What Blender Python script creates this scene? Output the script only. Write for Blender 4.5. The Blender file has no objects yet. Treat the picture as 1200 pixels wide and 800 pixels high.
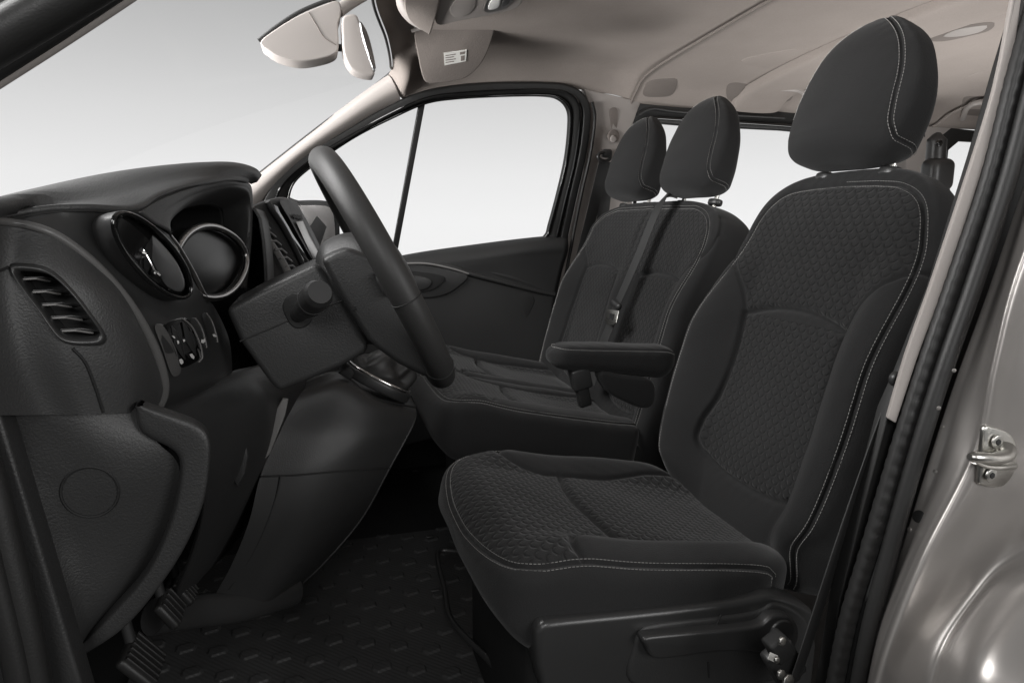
import bpy, bmesh, math, random
import numpy as np
from mathutils import Vector, Matrix
random.seed(4); rng = np.random.default_rng(4)
SC = bpy.context.scene; COL = SC.collection
R = math.radians

# ------------------------------------------------------------------ camera model (also used to read positions off the photograph)
FOC, YAW, PIT, CZ = 800.0, R(16.05), R(10.1), .92
sy, cy, sp, cp = math.sin(YAW), math.cos(YAW), math.sin(PIT), math.cos(PIT)
CAM = np.array([0, 0, CZ])
def ray(px, py):
    u = (px-600)/FOC; v = (py-400)/FOC
    h = cp-v*sp; d = sp+v*cp
    return np.array([h*sy+u*cy, h*cy-u*sy, -d])
def at(px, py, **k):
    r = ray(px, py)
    for a, i in (('X', 0), ('Y', 1), ('Z', 2)):
        if a in k: return CAM+r*((k[a]-CAM[i])/r[i])
    return CAM+r*k['D']
def pl(px, py, O, n):
    r = ray(px, py); O = np.asarray(O, float); n = np.asarray(n, float)
    return CAM+r*(np.dot(O-CAM, n)/np.dot(r, n))
def door(px, py, off=0.0):                      # far (passenger) side wall: upright below the belt line, leaning in above it
    p = at(px, py, Y=2.42+off)
    if p[2] > .84: p = pl(px, py, (0, 2.42+off, .84), (0, 1, .30))
    return p
cam = bpy.data.objects.new('camera', bpy.data.cameras.new('camera')); COL.objects.link(cam)
cam.location = CAM; cam.rotation_euler = (R(90)-PIT, 0, -YAW)
cam.data.sensor_width = 36; cam.data.lens = 36*FOC/1200; cam.data.clip_start = .02; cam.data.clip_end = 200
SC.camera = cam

# ------------------------------------------------------------------ object bookkeeping
def tag(o, label=None, cat=None, group=None, kind=None):
    if label: o['label'] = label
    if cat: o['category'] = cat
    if group: o['group'] = group
    if kind: o['kind'] = kind
    return o
def thing(name, label, cat, loc=(0, 0, 0), group=None):
    o = bpy.data.objects.new(name, None); COL.objects.link(o); o.location = Vector([float(c) for c in loc]); o.empty_display_size = .05
    return tag(o, label, cat, group)
def worldloc(o):
    v = Vector((0, 0, 0))
    while o: v += o.location; o = o.parent
    return v
def link(name, me, mats, parent=None, smooth=True):
    o = bpy.data.objects.new(name, me); COL.objects.link(o)
    for m in (mats if isinstance(mats, (list, tuple)) else [mats]): me.materials.append(m)
    if smooth:
        me.polygons.foreach_set('use_smooth', [True]*len(me.polygons))
    n = len(me.vertices); co = np.empty(n*3, 'f'); me.vertices.foreach_get('co', co); co = co.reshape(-1, 3)
    if parent: off = np.array(worldloc(parent)); o.parent = parent
    else:
        off = (co.min(0)+co.max(0))/2; off[2] = co[:, 2].min(); o.location = Vector([float(c) for c in off])
    me.vertices.foreach_set('co', (co-off).astype('f').ravel()); me.update()
    return o
def autosmooth(o, ang=35):
    me = o.data; bm = bmesh.new(); bm.from_mesh(me)
    for e in bm.edges:
        e.smooth = not (len(e.link_faces) == 2 and e.calc_face_angle(0) > R(ang))
    bm.to_mesh(me); bm.free(); return o

# ------------------------------------------------------------------ curves and surfaces
def spl(P, n=None, closed=False, step=None):
    """Catmull-Rom through P, resampled evenly to n points"""
    P = np.asarray(P, float)
    if len(P) == 2: dense = np.linspace(P[0], P[1], 50)
    else:
        Q = np.vstack([P[-1], P, P[0], P[1]]) if closed else np.vstack([2*P[0]-P[1], P, 2*P[-1]-P[-2]])
        segs = []
        t = np.linspace(0, 1, 24, endpoint=False)[:, None]
        for i in range(1, len(Q)-2):
            a, b, c, d = Q[i-1], Q[i], Q[i+1], Q[i+2]
            segs.append(.5*((2*b)+(c-a)*t+(2*a-5*b+4*c-d)*t*t+(3*b-a-3*c+d)*t**3))
        dense = np.vstack(segs+[Q[-2][None]])
    L = np.concatenate([[0], np.cumsum(np.linalg.norm(np.diff(dense, axis=0), axis=1))])
    if step: n = max(2, int(round(L[-1]/step))+1)
    s = np.linspace(0, L[-1], n)
    out = np.stack([np.interp(s, L, dense[:, k]) for k in range(P.shape[1])], 1)
    return out[:-1] if closed else out
def lin(P, n):
    P = np.asarray(P, float); L = np.concatenate([[0], np.cumsum(np.linalg.norm(np.diff(P, axis=0), axis=1))])
    s = np.linspace(0, L[-1], n); return np.stack([np.interp(s, L, P[:, k]) for k in range(P.shape[1])], 1)
def gridmesh(name, G, cu=False, cv=False, flip=False):
    nu, nv = G.shape[:2]; idx = np.arange(nu*nv).reshape(nu, nv)
    if cu: idx = np.vstack([idx, idx[:1]])
    if cv: idx = np.hstack([idx, idx[:, :1]])
    a, b, c, d = idx[:-1, :-1].ravel(), idx[1:, :-1].ravel(), idx[1:, 1:].ravel(), idx[:-1, 1:].ravel()
    F = np.stack([a, d, c, b] if flip else [a, b, c, d], 1).astype('i')
    me = bpy.data.meshes.new(name)
    me.vertices.add(nu*nv); me.vertices.foreach_set('co', G.reshape(-1, 3).astype('f').ravel())
    me.loops.add(F.size); me.loops.foreach_set('vertex_index', F.ravel())
    me.polygons.add(len(F)); me.polygons.foreach_set('loop_start', np.arange(0, F.size, 4, dtype='i'))
    me.polygons.foreach_set('loop_total', np.full(len(F), 4, 'i'))
    me.update(calc_edges=True); me.validate(); return me
def surf(name, rows, m, parent=None, nu=40, nv=40, smooth_u=True, solid=.004, cv=False, lab=None, straight=False):
    """skin through rows of points; both directions smoothed"""
    Rr = [(lin(r, nv) if straight else spl(r, nv, closed=False)) for r in rows]
    Rr = np.stack(Rr)                                   # k x nv x 3
    if smooth_u and len(rows) > 2: G = np.stack([spl(Rr[:, j], nu) for j in range(nv)], 1)
    else: G = np.stack([lin(Rr[:, j], nu) for j in range(nv)], 1)
    o = link(name, gridmesh(name, G, cv=cv), m, parent)
    if solid:
        md = o.modifiers.new('thick', 'SOLIDIFY'); md.thickness = abs(solid); md.offset = -1 if solid > 0 else 1
    return o
def frames(P, up=None, closed=False):
    P = np.asarray(P, float); n = len(P)
    if closed: T = np.roll(P, -1, 0)-np.roll(P, 1, 0)
    else: T = np.gradient(P, axis=0)
    T /= np.linalg.norm(T, axis=1)[:, None]+1e-12
    if up is not None:
        U = np.tile(np.asarray(up, float), (n, 1)) if np.ndim(up) == 1 else np.asarray(up, float)
        B = np.cross(T, U); B /= np.linalg.norm(B, axis=1)[:, None]; U = np.cross(B, T)
        return T, B, U
    u = np.cross(T[0], [.31, .2, .9]); u /= np.linalg.norm(u); Us = [u]
    for i in range(1, n):
        u = Us[-1]-T[i]*np.dot(Us[-1], T[i]); u /= np.linalg.norm(u); Us.append(u)
    U = np.array(Us); return T, np.cross(T, U), U
def sweep(name, P, prof, m, parent=None, up=None, closed=False, scale=None, caps=True, ret=False):
    """sweep a closed 2-D profile [(b,u)] along P; b along T x up, u along up"""
    P = np.asarray(P, float); T, B, U = frames(P, up, closed); prof = np.asarray(prof, float)
    sc = np.ones(len(P)) if scale is None else np.asarray(scale, float)
    sc = sc if sc.ndim == 2 else np.stack([sc, sc], 1)
    G = P[:, None]+B[:, None]*(prof[None, :, 0, None]*sc[:, None, :1])+U[:, None]*(prof[None, :, 1, None]*sc[:, None, 1:])
    me = gridmesh(name, G, cu=closed, cv=True)
    if caps and not closed:
        bm = bmesh.new(); bm.from_mesh(me); bm.verts.ensure_lookup_table(); k = len(prof)
        try:
            bm.faces.new([bm.verts[i] for i in range(k)][::-1]); b = (len(P)-1)*k
            bm.faces.new([bm.verts[b+i] for i in range(k)])
        except Exception: pass
        bmesh.ops.recalc_face_normals(bm, faces=bm.faces); bm.to_mesh(me); bm.free()
    o = link(name, me, m, parent)
    return autosmooth(o, 40)
def circ(r, n=16, ry=None): return [(r*math.cos(2*math.pi*i/n), (ry or r)*math.sin(2*math.pi*i/n)) for i in range(n)]
def rrect(w, h, r, k=4):
    out = []
    for cx, cyy, a0 in ((w/2-r, h/2-r, 0), (-w/2+r, h/2-r, 90), (-w/2+r, -h/2+r, 180), (w/2-r, -h/2+r, 270)):
        for i in range(k+1):
            a = R(a0+90*i/k); out.append((cx+r*math.cos(a), cyy+r*math.sin(a)))
    return out
def tube(name, P, r, m, parent=None, closed=False, n=16, scale=None, up=None):
    return sweep(name, P, circ(r, n), m, parent, closed=closed, scale=scale, up=up)
def plate(name, outline, vec, m, parent=None, bevel=.002, seg=3, holes=None):
    """extrude a (nearly) planar outline by vec and bevel its rim"""
    bm = bmesh.new(); vec = Vector([float(c) for c in vec])
    vs = [bm.verts.new(Vector([float(c) for c in p])) for p in outline]
    f = bm.faces.new(vs)
    r = bmesh.ops.extrude_face_region(bm, geom=[f])
    bmesh.ops.translate(bm, verts=[g for g in r['geom'] if isinstance(g, bmesh.types.BMVert)], vec=vec)
    bmesh.ops.recalc_face_normals(bm, faces=bm.faces)
    if bevel:
        es = [e for e in bm.edges if len(e.link_faces) == 2 and e.calc_face_angle(0) > R(35)]
        bmesh.ops.bevel(bm, geom=es, offset=bevel, segments=seg, affect='EDGES', profile=.5, clamp_overlap=True)
    me = bpy.data.meshes.new(name); bm.to_mesh(me); bm.free()
    return autosmooth(link(name, me, m, parent), 40)
def rbox(name, c, size, m, parent=None, rot=None, bevel=.004, seg=3, taper=None):
    bm = bmesh.new(); bmesh.ops.create_cube(bm, size=1)
    for v in bm.verts:
        v.co = Vector((v.co.x*size[0], v.co.y*size[1], v.co.z*size[2]))
        if taper and v.co.z > 0: v.co.x *= taper[0]; v.co.y *= taper[1]
    if bevel: bmesh.ops.bevel(bm, geom=bm.edges[:], offset=bevel, segments=seg, affect='EDGES', profile=.5, clamp_overlap=True)
    M = Matrix.Translation(Vector([float(x) for x in c])) @ (rot.to_4x4() if rot is not None else Matrix.Identity(4))
    bm.transform(M); me = bpy.data.meshes.new(name); bm.to_mesh(me); bm.free()
    return autosmooth(link(name, me, m, parent), 40)
def axes(x, y, z=None):
    """rotation matrix with columns x, y, z"""
    x = Vector([float(c) for c in x]).normalized(); y = Vector([float(c) for c in y]); y = (y-x*y.dot(x)).normalized(); z = x.cross(y)
    return Matrix((x, y, z)).transposed()
def disc(name, c, nrm, r, th, m, parent=None, bevel=.002, ry=None, xdir=(0, 0, 1), n=40, power=2):
    nrm = Vector([float(a) for a in nrm]).normalized(); x = Vector([float(a) for a in xdir]); x = (x-nrm*x.dot(nrm)).normalized(); y = nrm.cross(x)
    c = Vector([float(a) for a in c]); ry = ry or r
    out = []
    for i in range(n):
        a = 2*math.pi*i/n; ca, sa = math.cos(a), math.sin(a)
        e = 2/power; out.append(c+x*(r*math.copysign(abs(ca)**e, ca))+y*(ry*math.copysign(abs(sa)**e, sa)))
    return plate(name, out, nrm*th, m, parent, bevel)
def ring(c, nrm, r, ry=None, xdir=(0, 0, 1), n=64, power=2):
    nrm = Vector([float(a) for a in nrm]).normalized(); x = Vector([float(a) for a in xdir]); x = (x-nrm*x.dot(nrm)).normalized(); y = nrm.cross(x)
    c = Vector([float(a) for a in c]); ry = ry or r; out = []
    for i in range(n):
        a = 2*math.pi*i/n; ca, sa = math.cos(a), math.sin(a); e = 2/power
        out.append(c+x*(r*math.copysign(abs(ca)**e, ca))+y*(ry*math.copysign(abs(sa)**e, sa)))
    return np.array(out)
def join(name, obs, parent=None):
    """merge several helper meshes into one part (same material)"""
    bm = bmesh.new(); mats = []
    for o in obs:
        me = o.data; off = worldloc(o); base = len(bm.verts)
        idx = []
        for mm in me.materials:
            if mm not in mats: mats.append(mm)
            idx.append(mats.index(mm))
        for p in me.polygons: p.material_index = idx[p.material_index] if idx else 0
        me.transform(Matrix.Translation(off)); bm.from_mesh(me)
    me = bpy.data.meshes.new(name); bm.to_mesh(me); bm.free()
    for o in obs:
        d = o.data; bpy.data.objects.remove(o); bpy.data.meshes.remove(d)
    return link(name, me, mats, parent, smooth=False)

from mathutils.bvhtree import BVHTree
class Onto:
    """finds where a sight line meets a finished surface, so that small fittings sit exactly on it"""
    def __init__(s, obs, fall=1.0):
        s.fall = fall; V, Fc = [], []
        for o in obs:
            off = worldloc(o); b = len(V); V += [v.co+off for v in o.data.vertices]; Fc += [[b+i for i in p.vertices] for p in o.data.polygons]
        s.t = BVHTree.FromPolygons(V, Fc)
    def __call__(s, px, py, off=0.0, fall=None):
        r = ray(px, py); r = r/np.linalg.norm(r); h = s.t.ray_cast(Vector([float(c) for c in CAM]), Vector([float(c) for c in r]))
        if h[0] is None: return at(px, py, Y=fall or s.fall)
        return np.array(h[0])-r*off
    def n(s, px, py):
        r = ray(px, py); r = r/np.linalg.norm(r); h = s.t.ray_cast(Vector([float(c) for c in CAM]), Vector([float(c) for c in r]))
        if h[0] is None: return np.array([-.4, -.9, 0])
        n = np.array(h[1]); return n if n@r < 0 else -n
def proj(p):
    q = np.asarray(p)-CAM; d = q@np.array([sy*cp, cy*cp, -sp]); return 600+FOC*(q@np.array([cy, -sy, 0]))/d, 400-FOC*(q@np.array([sy*sp, cy*sp, cp]))/d
def inpoly(x, y, P):
    c = False; n = len(P)
    for i in range(n):
        x1, y1 = P[i]; x2, y2 = P[(i+1) % n]
        if (y1 > y) != (y2 > y) and x < (x2-x1)*(y-y1)/(y2-y1)+x1: c = not c
    return c
def cut(o, poly):
    """open a hole in a surface where the traced outline falls on it"""
    off = np.array(worldloc(o)); bm = bmesh.new(); bm.from_mesh(o.data); dead = []
    for f in bm.faces:
        x, y = proj(np.array(f.calc_center_median())+off)
        if inpoly(x, y, poly): dead.append(f)
    bmesh.ops.delete(bm, geom=dead, context='FACES'); bm.to_mesh(o.data); bm.free()

# ------------------------------------------------------------------ materials
class NT:
    def __init__(s, m):
        m.use_nodes = True; s.t = m.node_tree; s.t.nodes.clear(); s.L = s.t.links
    def n(s, ty, **k):
        x = s.t.nodes.new(ty)
        for a, b in k.items(): setattr(x, a, b)
        return x
    def put(s, inp, v):
        if hasattr(v, 'is_output') or isinstance(v, bpy.types.NodeSocket): s.L.new(v, inp)
        else: inp.default_value = v
    def m(s, op, a, b=0.0, c=0.0, clamp=False):
        x = s.n('ShaderNodeMath', operation=op, use_clamp=clamp); s.put(x.inputs[0], a); s.put(x.inputs[1], b); s.put(x.inputs[2], c); return x.outputs[0]
    def noise(s, vec, scale, detail=3, rough=.55):
        x = s.n('ShaderNodeTexNoise'); s.L.new(vec, x.inputs['Vector']); x.inputs['Scale'].default_value = scale; x.inputs['Detail'].default_value = detail; x.inputs['Roughness'].default_value = rough; return x.outputs[0]
    def ramp(s, v, a, b):       # map range 0..1 -> a..b
        x = s.n('ShaderNodeMapRange'); s.L.new(v, x.inputs[0]); x.inputs[3].default_value = a; x.inputs[4].default_value = b; return x.outputs[0]
def scales(N, uv, W, H):
    sep = N.n('ShaderNodeSeparateXYZ'); N.L.new(uv, sep.inputs[0]); tot = None
    for k in (0, 1):
        x = N.m('SUBTRACT', N.m('FRACT', N.m('ADD', N.m('DIVIDE', sep.outputs[0], W), .5*k+50)), .5)
        y = N.m('SUBTRACT', N.m('FRACT', N.m('ADD', N.m('DIVIDE', sep.outputs[1], H), .5*k+50)), .5)
        y2 = N.m('ADD', y, -.08)
        r = N.m('SQRT', N.m('ADD', N.m('MULTIPLY', x, x), N.m('MULTIPLY', N.m('MULTIPLY', y2, y2), 1.15)))
        d = N.m('DIVIDE', N.m('SUBTRACT', r, .33), .075)
        g = N.m('EXPONENT', N.m('MULTIPLY', N.m('MULTIPLY', d, d), -1))
        low = N.m('MULTIPLY', N.m('ADD', N.m('MULTIPLY', y2, -1), .02), 6, clamp=True)
        dome = N.m('MULTIPLY', N.m('SUBTRACT', .34, r, clamp=True), 1.2)
        v = N.m('SUBTRACT', dome, N.m('MULTIPLY', g, low))
        tot = v if tot is None else N.m('ADD', tot, v)
    return tot
def mat(name, col, rough=.6, metal=0.0, grain=None, gs=.15, spec=.5, sheen=0.0, pat=None, var=.08, coat=0.0, leather=False, rib=None):
    m = bpy.data.materials.new(name); N = NT(m); out = N.n('ShaderNodeOutputMaterial'); b = N.n('ShaderNodeBsdfPrincipled'); N.L.new(b.outputs[0], out.inputs[0])
    b.inputs['Metallic'].default_value = metal; b.inputs['Roughness'].default_value = rough; b.inputs['Specular IOR Level'].default_value = spec
    b.inputs['Coat Weight'].default_value = coat; b.inputs['Coat Roughness'].default_value = .05
    if sheen: b.inputs['Sheen Weight'].default_value = sheen; b.inputs['Sheen Roughness'].default_value = .5
    co = N.n('ShaderNodeTexCoord'); geo = N.n('ShaderNodeNewGeometry'); vec = geo.outputs['Position']
    rgb = N.n('ShaderNodeMix', data_type='RGBA', blend_type='MULTIPLY'); rgb.inputs[0].default_value = 1
    rgb.inputs[6].default_value = (*col, 1)
    big = N.noise(vec, 9, 4); comb = N.n('ShaderNodeCombineColor'); v = N.ramp(big, 1-var, 1+var)
    if grain:
        fine = N.noise(vec, grain, 2, .6); v = N.m('MULTIPLY', v, N.ramp(fine, 1-var*1.2, 1+var*1.2))
    if pat:
        at_ = N.n('ShaderNodeAttribute', attribute_name='pat'); sc = scales(N, co.outputs['UV'], *pat[:2])
        pm = N.m('MULTIPLY', sc, at_.outputs['Fac'])
        v = N.m('MULTIPLY', v, N.m('ADD', 1, N.m('MULTIPLY', pm, pat[3])))
    for i in range(3): N.L.new(v, comb.inputs[i])
    N.L.new(comb.outputs[0], rgb.inputs[7]); N.L.new(rgb.outputs[2], b.inputs['Base Color'])
    last = None
    if grain:
        bp = N.n('ShaderNodeBump'); bp.inputs['Strength'].default_value = gs; bp.inputs['Distance'].default_value = .001; N.L.new(fine, bp.inputs['Height']); last = bp
        N.L.new(N.ramp(big, max(.02, rough-.07), min(1, rough+.07)), b.inputs['Roughness'])
    if leather:
        vo = N.n('ShaderNodeTexVoronoi', feature='DISTANCE_TO_EDGE'); N.L.new(vec, vo.inputs['Vector']); vo.inputs['Scale'].default_value = leather
        bp = N.n('ShaderNodeBump'); bp.inputs['Strength'].default_value = .10; bp.inputs['Distance'].default_value = .0008
        N.L.new(N.m('MINIMUM', vo.outputs[0], .15), bp.inputs['Height'])
        if last: N.L.new(last.outputs[0], bp.inputs['Normal'])
        last = bp
    if rib:
        wv = N.n('ShaderNodeTexWave', wave_type='BANDS', bands_direction='DIAGONAL'); N.L.new(vec, wv.inputs['Vector']); wv.inputs['Scale'].default_value = rib
        bp = N.n('ShaderNodeBump'); bp.inputs['Strength'].default_value = .35; bp.inputs['Distance'].default_value = .001; N.L.new(wv.outputs[1], bp.inputs['Height'])
        if last: N.L.new(last.outputs[0], bp.inputs['Normal'])
        last = bp
    if pat:
        bp = N.n('ShaderNodeBump'); bp.inputs['Strength'].default_value = 1; bp.inputs['Distance'].default_value = pat[2]; N.L.new(pm, bp.inputs['Height'])
        if last: N.L.new(last.outputs[0], bp.inputs['Normal'])
        last = bp
    if last: N.L.new(last.outputs[0], b.inputs['Normal'])
    return m
def glassmat(name, refl=.06, tint=(1, 1, 1)):
    m = bpy.data.materials.new(name); N = NT(m); out = N.n('ShaderNodeOutputMaterial')
    tr = N.n('ShaderNodeBsdfTransparent'); tr.inputs[0].default_value = (*tint, 1); gl = N.n('ShaderNodeBsdfGlossy'); gl.inputs['Roughness'].default_value = .02
    mx = N.n('ShaderNodeMixShader'); fr = N.n('ShaderNodeLayerWeight'); fr.inputs[0].default_value = .5
    N.L.new(N.m('ADD', .006, N.m('MULTIPLY', N.m('POWER', fr.outputs['Facing'], 6), refl)), mx.inputs[0]); N.L.new(tr.outputs[0], mx.inputs[1]); N.L.new(gl.outputs[0], mx.inputs[2]); N.L.new(mx.outputs[0], out.inputs[0]); return m
def beltmat(name, col):
    m = mat(name, col, .55, grain=500, gs=.2); return m
M = dict(
  fabric=mat('seat_fabric', (.0195, .0195, .0198), .9, grain=500, gs=.8, sheen=.12, spec=.2, pat=(.0245, .0255, .0015, .30), var=.10),
  plain=mat('plain_fabric', (.0185, .0185, .0188), .9, grain=500, gs=.8, sheen=.10, spec=.2, var=.10),
  leather=mat('seat_leatherette', (.030, .0295, .029), .5, grain=300, gs=.2, spec=.45),
  stitch=mat('stitching', (.32, .315, .305), .8),
  plastic=mat('grained_plastic', (.0265, .0265, .0265), .48, grain=420, gs=.45, spec=.55),
  soft=mat('soft_dash_skin', (.043, .043, .043), .50, grain=500, gs=.6, spec=.55),
  smooth=mat('smooth_plastic', (.030, .030, .030), .35, grain=700, gs=.1, spec=.6),
  satin=mat('satin_trim', (.20, .195, .19), .38, grain=900, gs=.06, spec=.5),
  lens=mat('dark_lens', (.007, .007, .007), .28, spec=.12),
  satin2=mat('dark_satin_trim', (.10, .098, .096), .38, grain=900, gs=.06),
  gloss=mat('gloss_black', (.006, .006, .006), .06, coat=.8),
  dark=mat('dark_recess', (.010, .010, .010), .7, grain=300, gs=.2),
  rubber=mat('rubber', (.016, .0158, .0155), .48, grain=500, gs=.2, spec=.5),
  mat_r=mat('floor_mat_rubber', (.050, .050, .050), .5, grain=600, gs=.2, spec=.4, rib=48, var=.18),
  chrome=mat('chrome', (.75, .74, .73), .12, metal=1),
  steel=mat('zinc_steel', (.55, .54, .51), .3, metal=1, grain=200, gs=.2),
  alum=mat('satin_silver', (.42, .41, .40), .3, metal=1),
  head=mat('headliner_cloth', (.315, .278, .254), .95, grain=260, gs=.6, spec=.1, var=.09),
  headdark=mat('visor_cloth', (.185, .163, .149), .95, grain=260, gs=.6, spec=.1, var=.09),
  trim=mat('light_trim_plastic', (.36, .330, .311), .5, grain=600, gs=.2, spec=.4, var=.04),
  paint=mat('silver_paint', (.33, .312, .298), .32, metal=.6, grain=1500, gs=.05, coat=.35, var=.05),
  belt=beltmat('belt_webbing', (.030, .030, .030)),
  white=mat('printed_white', (.75, .75, .73), .5),
  mirror_pale=mat('pale_mirror_glass', (.62, .60, .59), .22, metal=.75),
  paper=mat('label_paper', (.62, .61, .58), .7),
  mirrorglass=mat('mirror_glass', (.35, .35, .35), .03, metal=1),
  glass=glassmat('window_glass'),
)
# ------------------------------------------------------------------ upholstery builder
def sstep(a, b, x):
    t = np.clip((np.asarray(x, float)-a)/(b-a), 0, 1); return t*t*(3-2*t)
class Pillow:
    """a closed cushion: outline centre/half-width along w, front height function, back depth; seams cut grooves and carry stitches"""
    def __init__(s, O, A, W, N, tab, front, back, nm=0.0, p=5.0, w0=0., w1=1., rt=.08, rb=.05, qt=3.5, qb=3.5, shear=None):
        s.O, s.A, s.W, s.N = [np.asarray(v, float) for v in (O, A, W, N)]
        s.tab = np.asarray(tab, float); s.front = front; s.back = back; s.nm = nm; s.p = p
        s.w0, s.w1, s.rt, s.rb, s.qt, s.qb = w0, w1, rt, rb, qt, qb; s.shear = shear; s.seams = []
    def geo(s, w):
        c = np.interp(w, s.tab[:, 0], s.tab[:, 1]); h = np.interp(w, s.tab[:, 0], s.tab[:, 2])
        xt = np.clip((w-(s.w1-s.rt))/s.rt, 0, 1); xb = np.clip(((s.w0+s.rb)-w)/s.rb, 0, 1)
        hf = (1-xt**s.qt)**(1/s.qt)*(1-xb**s.qb)**(1/s.qb); G = np.sqrt(np.clip(1-xt**2.2, 0, 1))*np.sqrt(np.clip(1-xb**2.2, 0, 1))
        return c, h*hf, G, h
    def S(s, S_, w, side=1):
        S_ = np.asarray(S_, float); w = np.asarray(w, float); side = np.where(np.abs(S_) > 1, -1, side); S_ = np.where(np.abs(S_) > 1, np.sign(S_)*(2-np.abs(S_)), S_)
        c, hw, G, h0 = s.geo(w); a = c+S_*hw; m = (np.clip(1-np.abs(S_)**s.p, 0, 1))**(1/s.p)
        nf = s.nm+m*G*(s.front(a-c, w, h0)-s.nm); nb = s.nm-m*G*(s.nm-s.back(a-c, w, h0))
        n = np.where(side > 0, nf, nb)
        sh = s.shear(a-c, w) if s.shear else 0
        return s.O+a[..., None]*s.A+(w+sh)[..., None]*s.W+n[..., None]*s.N
    def a2s(s, a, w):
        c, hw, G, h0 = s.geo(w); return np.clip((a-c)/np.maximum(hw, 1e-6), -.999, .999)
    def smooth_tab(s):
        w = np.linspace(s.tab[0, 0], s.tab[-1, 0], 80); t = spl(s.tab, 300); o = np.argsort(t[:, 0]); s.tab = t[o]
    def seam(s, pts, depth=.004, r=.0035, stitch=(), mode='a', mirror=False, smooth=True):
        for sg in ((1, -1) if mirror else (1,)):
            q = np.array([(x*sg, w) for x, w in pts], float); d = spl(q, 160) if smooth else lin(q, 160)
            S_ = d[:, 0] if mode == 's' else s.a2s(d[:, 0], d[:, 1])
            s.seams.append(dict(S=S_, w=d[:, 1], depth=depth, r=r, stitch=stitch))
    def build(s, name, m, parent, NS=260, NW=300, NB=50, puff=.004, lam=.018, polys=(), stitchname='stitching', clip=None):
        s.smooth_tab()
        x = np.linspace(-1, 1, NS); Sf = np.sin(x*math.pi/2*.999); Sf = .55*Sf+.45*np.sign(x)*(1-(1-np.abs(x))**1.6); Sf[0], Sf[-1] = -1, 1
        xb = np.linspace(1, -1, NB)[1:-1]; Sb = np.sin(xb*math.pi/2)
        SS = np.concatenate([Sf, Sb]); side = np.concatenate([np.ones(NS), -np.ones(len(Sb))])
        t = np.linspace(0, 1, NW); t = .6*t+.4*(.5-.5*np.cos(math.pi*t)); w = s.w0+(s.w1-s.w0)*t
        SG, WG = np.meshgrid(SS, w, indexing='ij'); SD = np.repeat(side[:, None], NW, 1)
        P = s.S(SG, WG, SD)
        du = np.roll(P, -1, 0)-np.roll(P, 1, 0); dv = np.gradient(P, axis=1); Nn = np.cross(du, dv); ln = np.linalg.norm(Nn, axis=2)[..., None]; Nn = Nn/np.maximum(ln, 1e-12)
        c = P.mean((0, 1));
        if np.sum(Nn[NS//2, NW//2]*s.N) < 0: Nn = -Nn
        sgnflip = np.sum(np.cross(du, dv)[NS//2, NW//2]*s.N) < 0
        Pf = P.reshape(-1, 3); dmin = np.full(len(Pf), 1.); disp = np.zeros(len(Pf)); sd = SD.reshape(-1) > 0
        I = np.arange(len(Pf)); Nf = Nn.reshape(-1, 3)
        for k in s.seams:
            L = s.S(k['S'], k['w']); k['P'] = L
            lo, hi = L.min(0)-.06, L.max(0)+.06
            J = I[np.all((Pf[I] > lo) & (Pf[I] < hi), axis=1)]
            A0, B0 = L[:-1], L[1:]; AB = B0-A0; l2 = (AB**2).sum(1)+1e-12
            for ch in np.array_split(J, max(1, len(J)//4000)):
                if len(ch) == 0: continue
                D = Pf[ch][:, None]-A0[None]; tt = np.clip((D*AB).sum(2)/l2, 0, 1); d = np.sqrt(((D-AB*tt[..., None])**2).sum(2)).min(1)
                dmin[ch] = np.minimum(dmin[ch], d); disp[ch] = np.minimum(disp[ch], -k['depth']*np.exp(-(d/k['r'])**2))
        pf = puff*(1-np.exp(-dmin/lam)) if s.seams else 0
        disp = disp+np.where(sd, pf, pf*.999)
        # tiny cloth undulation
        ph = Pf*np.array([31, 27, 23.]); disp = disp+.0009*np.sin(ph[:, 0]+2*np.sin(ph[:, 2]))*np.sin(ph[:, 1]*1.3+ph[:, 2])+.0007*np.exp(-dmin/.02)*np.sin(ph[:, 0]*5+3*np.sin(ph[:, 1]*2))*np.sin(ph[:, 2]*5+ph[:, 1]*4)
        fade = (ln.reshape(-1) > 1e-9)
        Pn = Pf+Nn.reshape(-1, 3)*(disp*fade)[:, None]
        G = Pn.reshape(P.shape)
        me = gridmesh(name, G, cu=True, flip=sgnflip)
        a_ = (s.geo(WG)[0]+SG*s.geo(WG)[1]).reshape(-1); w_ = WG.reshape(-1)
        patv = np.zeros(len(Pf))
        for poly in polys:
            poly = np.asarray(poly, float); ins = np.zeros(len(Pf), bool); n = len(poly); X = a_; Y = w_
            for i in range(n):
                x1, y1 = poly[i]; x2, y2 = poly[(i+1) % n]
                cnd = ((y1 > Y) != (y2 > Y)); ins ^= cnd & (X < (x2-x1)*(Y-y1)/(y2-y1+1e-12)+x1)
            patv = np.maximum(patv, ins.astype(float))
        if clip is not None:
            q = spl(np.array(clip, float), 200); ins = np.zeros(len(Pf), bool); X = SG.reshape(-1); Y = w_; n = len(q)
            for i in range(n):
                x1, y1 = q[i]; x2, y2 = q[(i+1) % n]
                cnd = ((y1 > Y) != (y2 > Y)); ins ^= cnd & (X < (x2-x1)*(Y-y1)/(y2-y1+1e-12)+x1)
            patv *= ins
        patv *= sd*np.clip(dmin/.006-.4, 0, 1)
        at_ = me.attributes.new('pat', 'FLOAT', 'POINT'); at_.data.foreach_set('value', patv.astype('f'))
        uvl = me.uv_layers.new(name='UVMap'); li = np.empty(len(me.loops), 'i'); me.loops.foreach_get('vertex_index', li)
        uvl.data.foreach_set('uv', np.stack([a_[li], w_[li]], 1).astype('f').ravel())
        o = link(name, me, m, parent)
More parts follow.
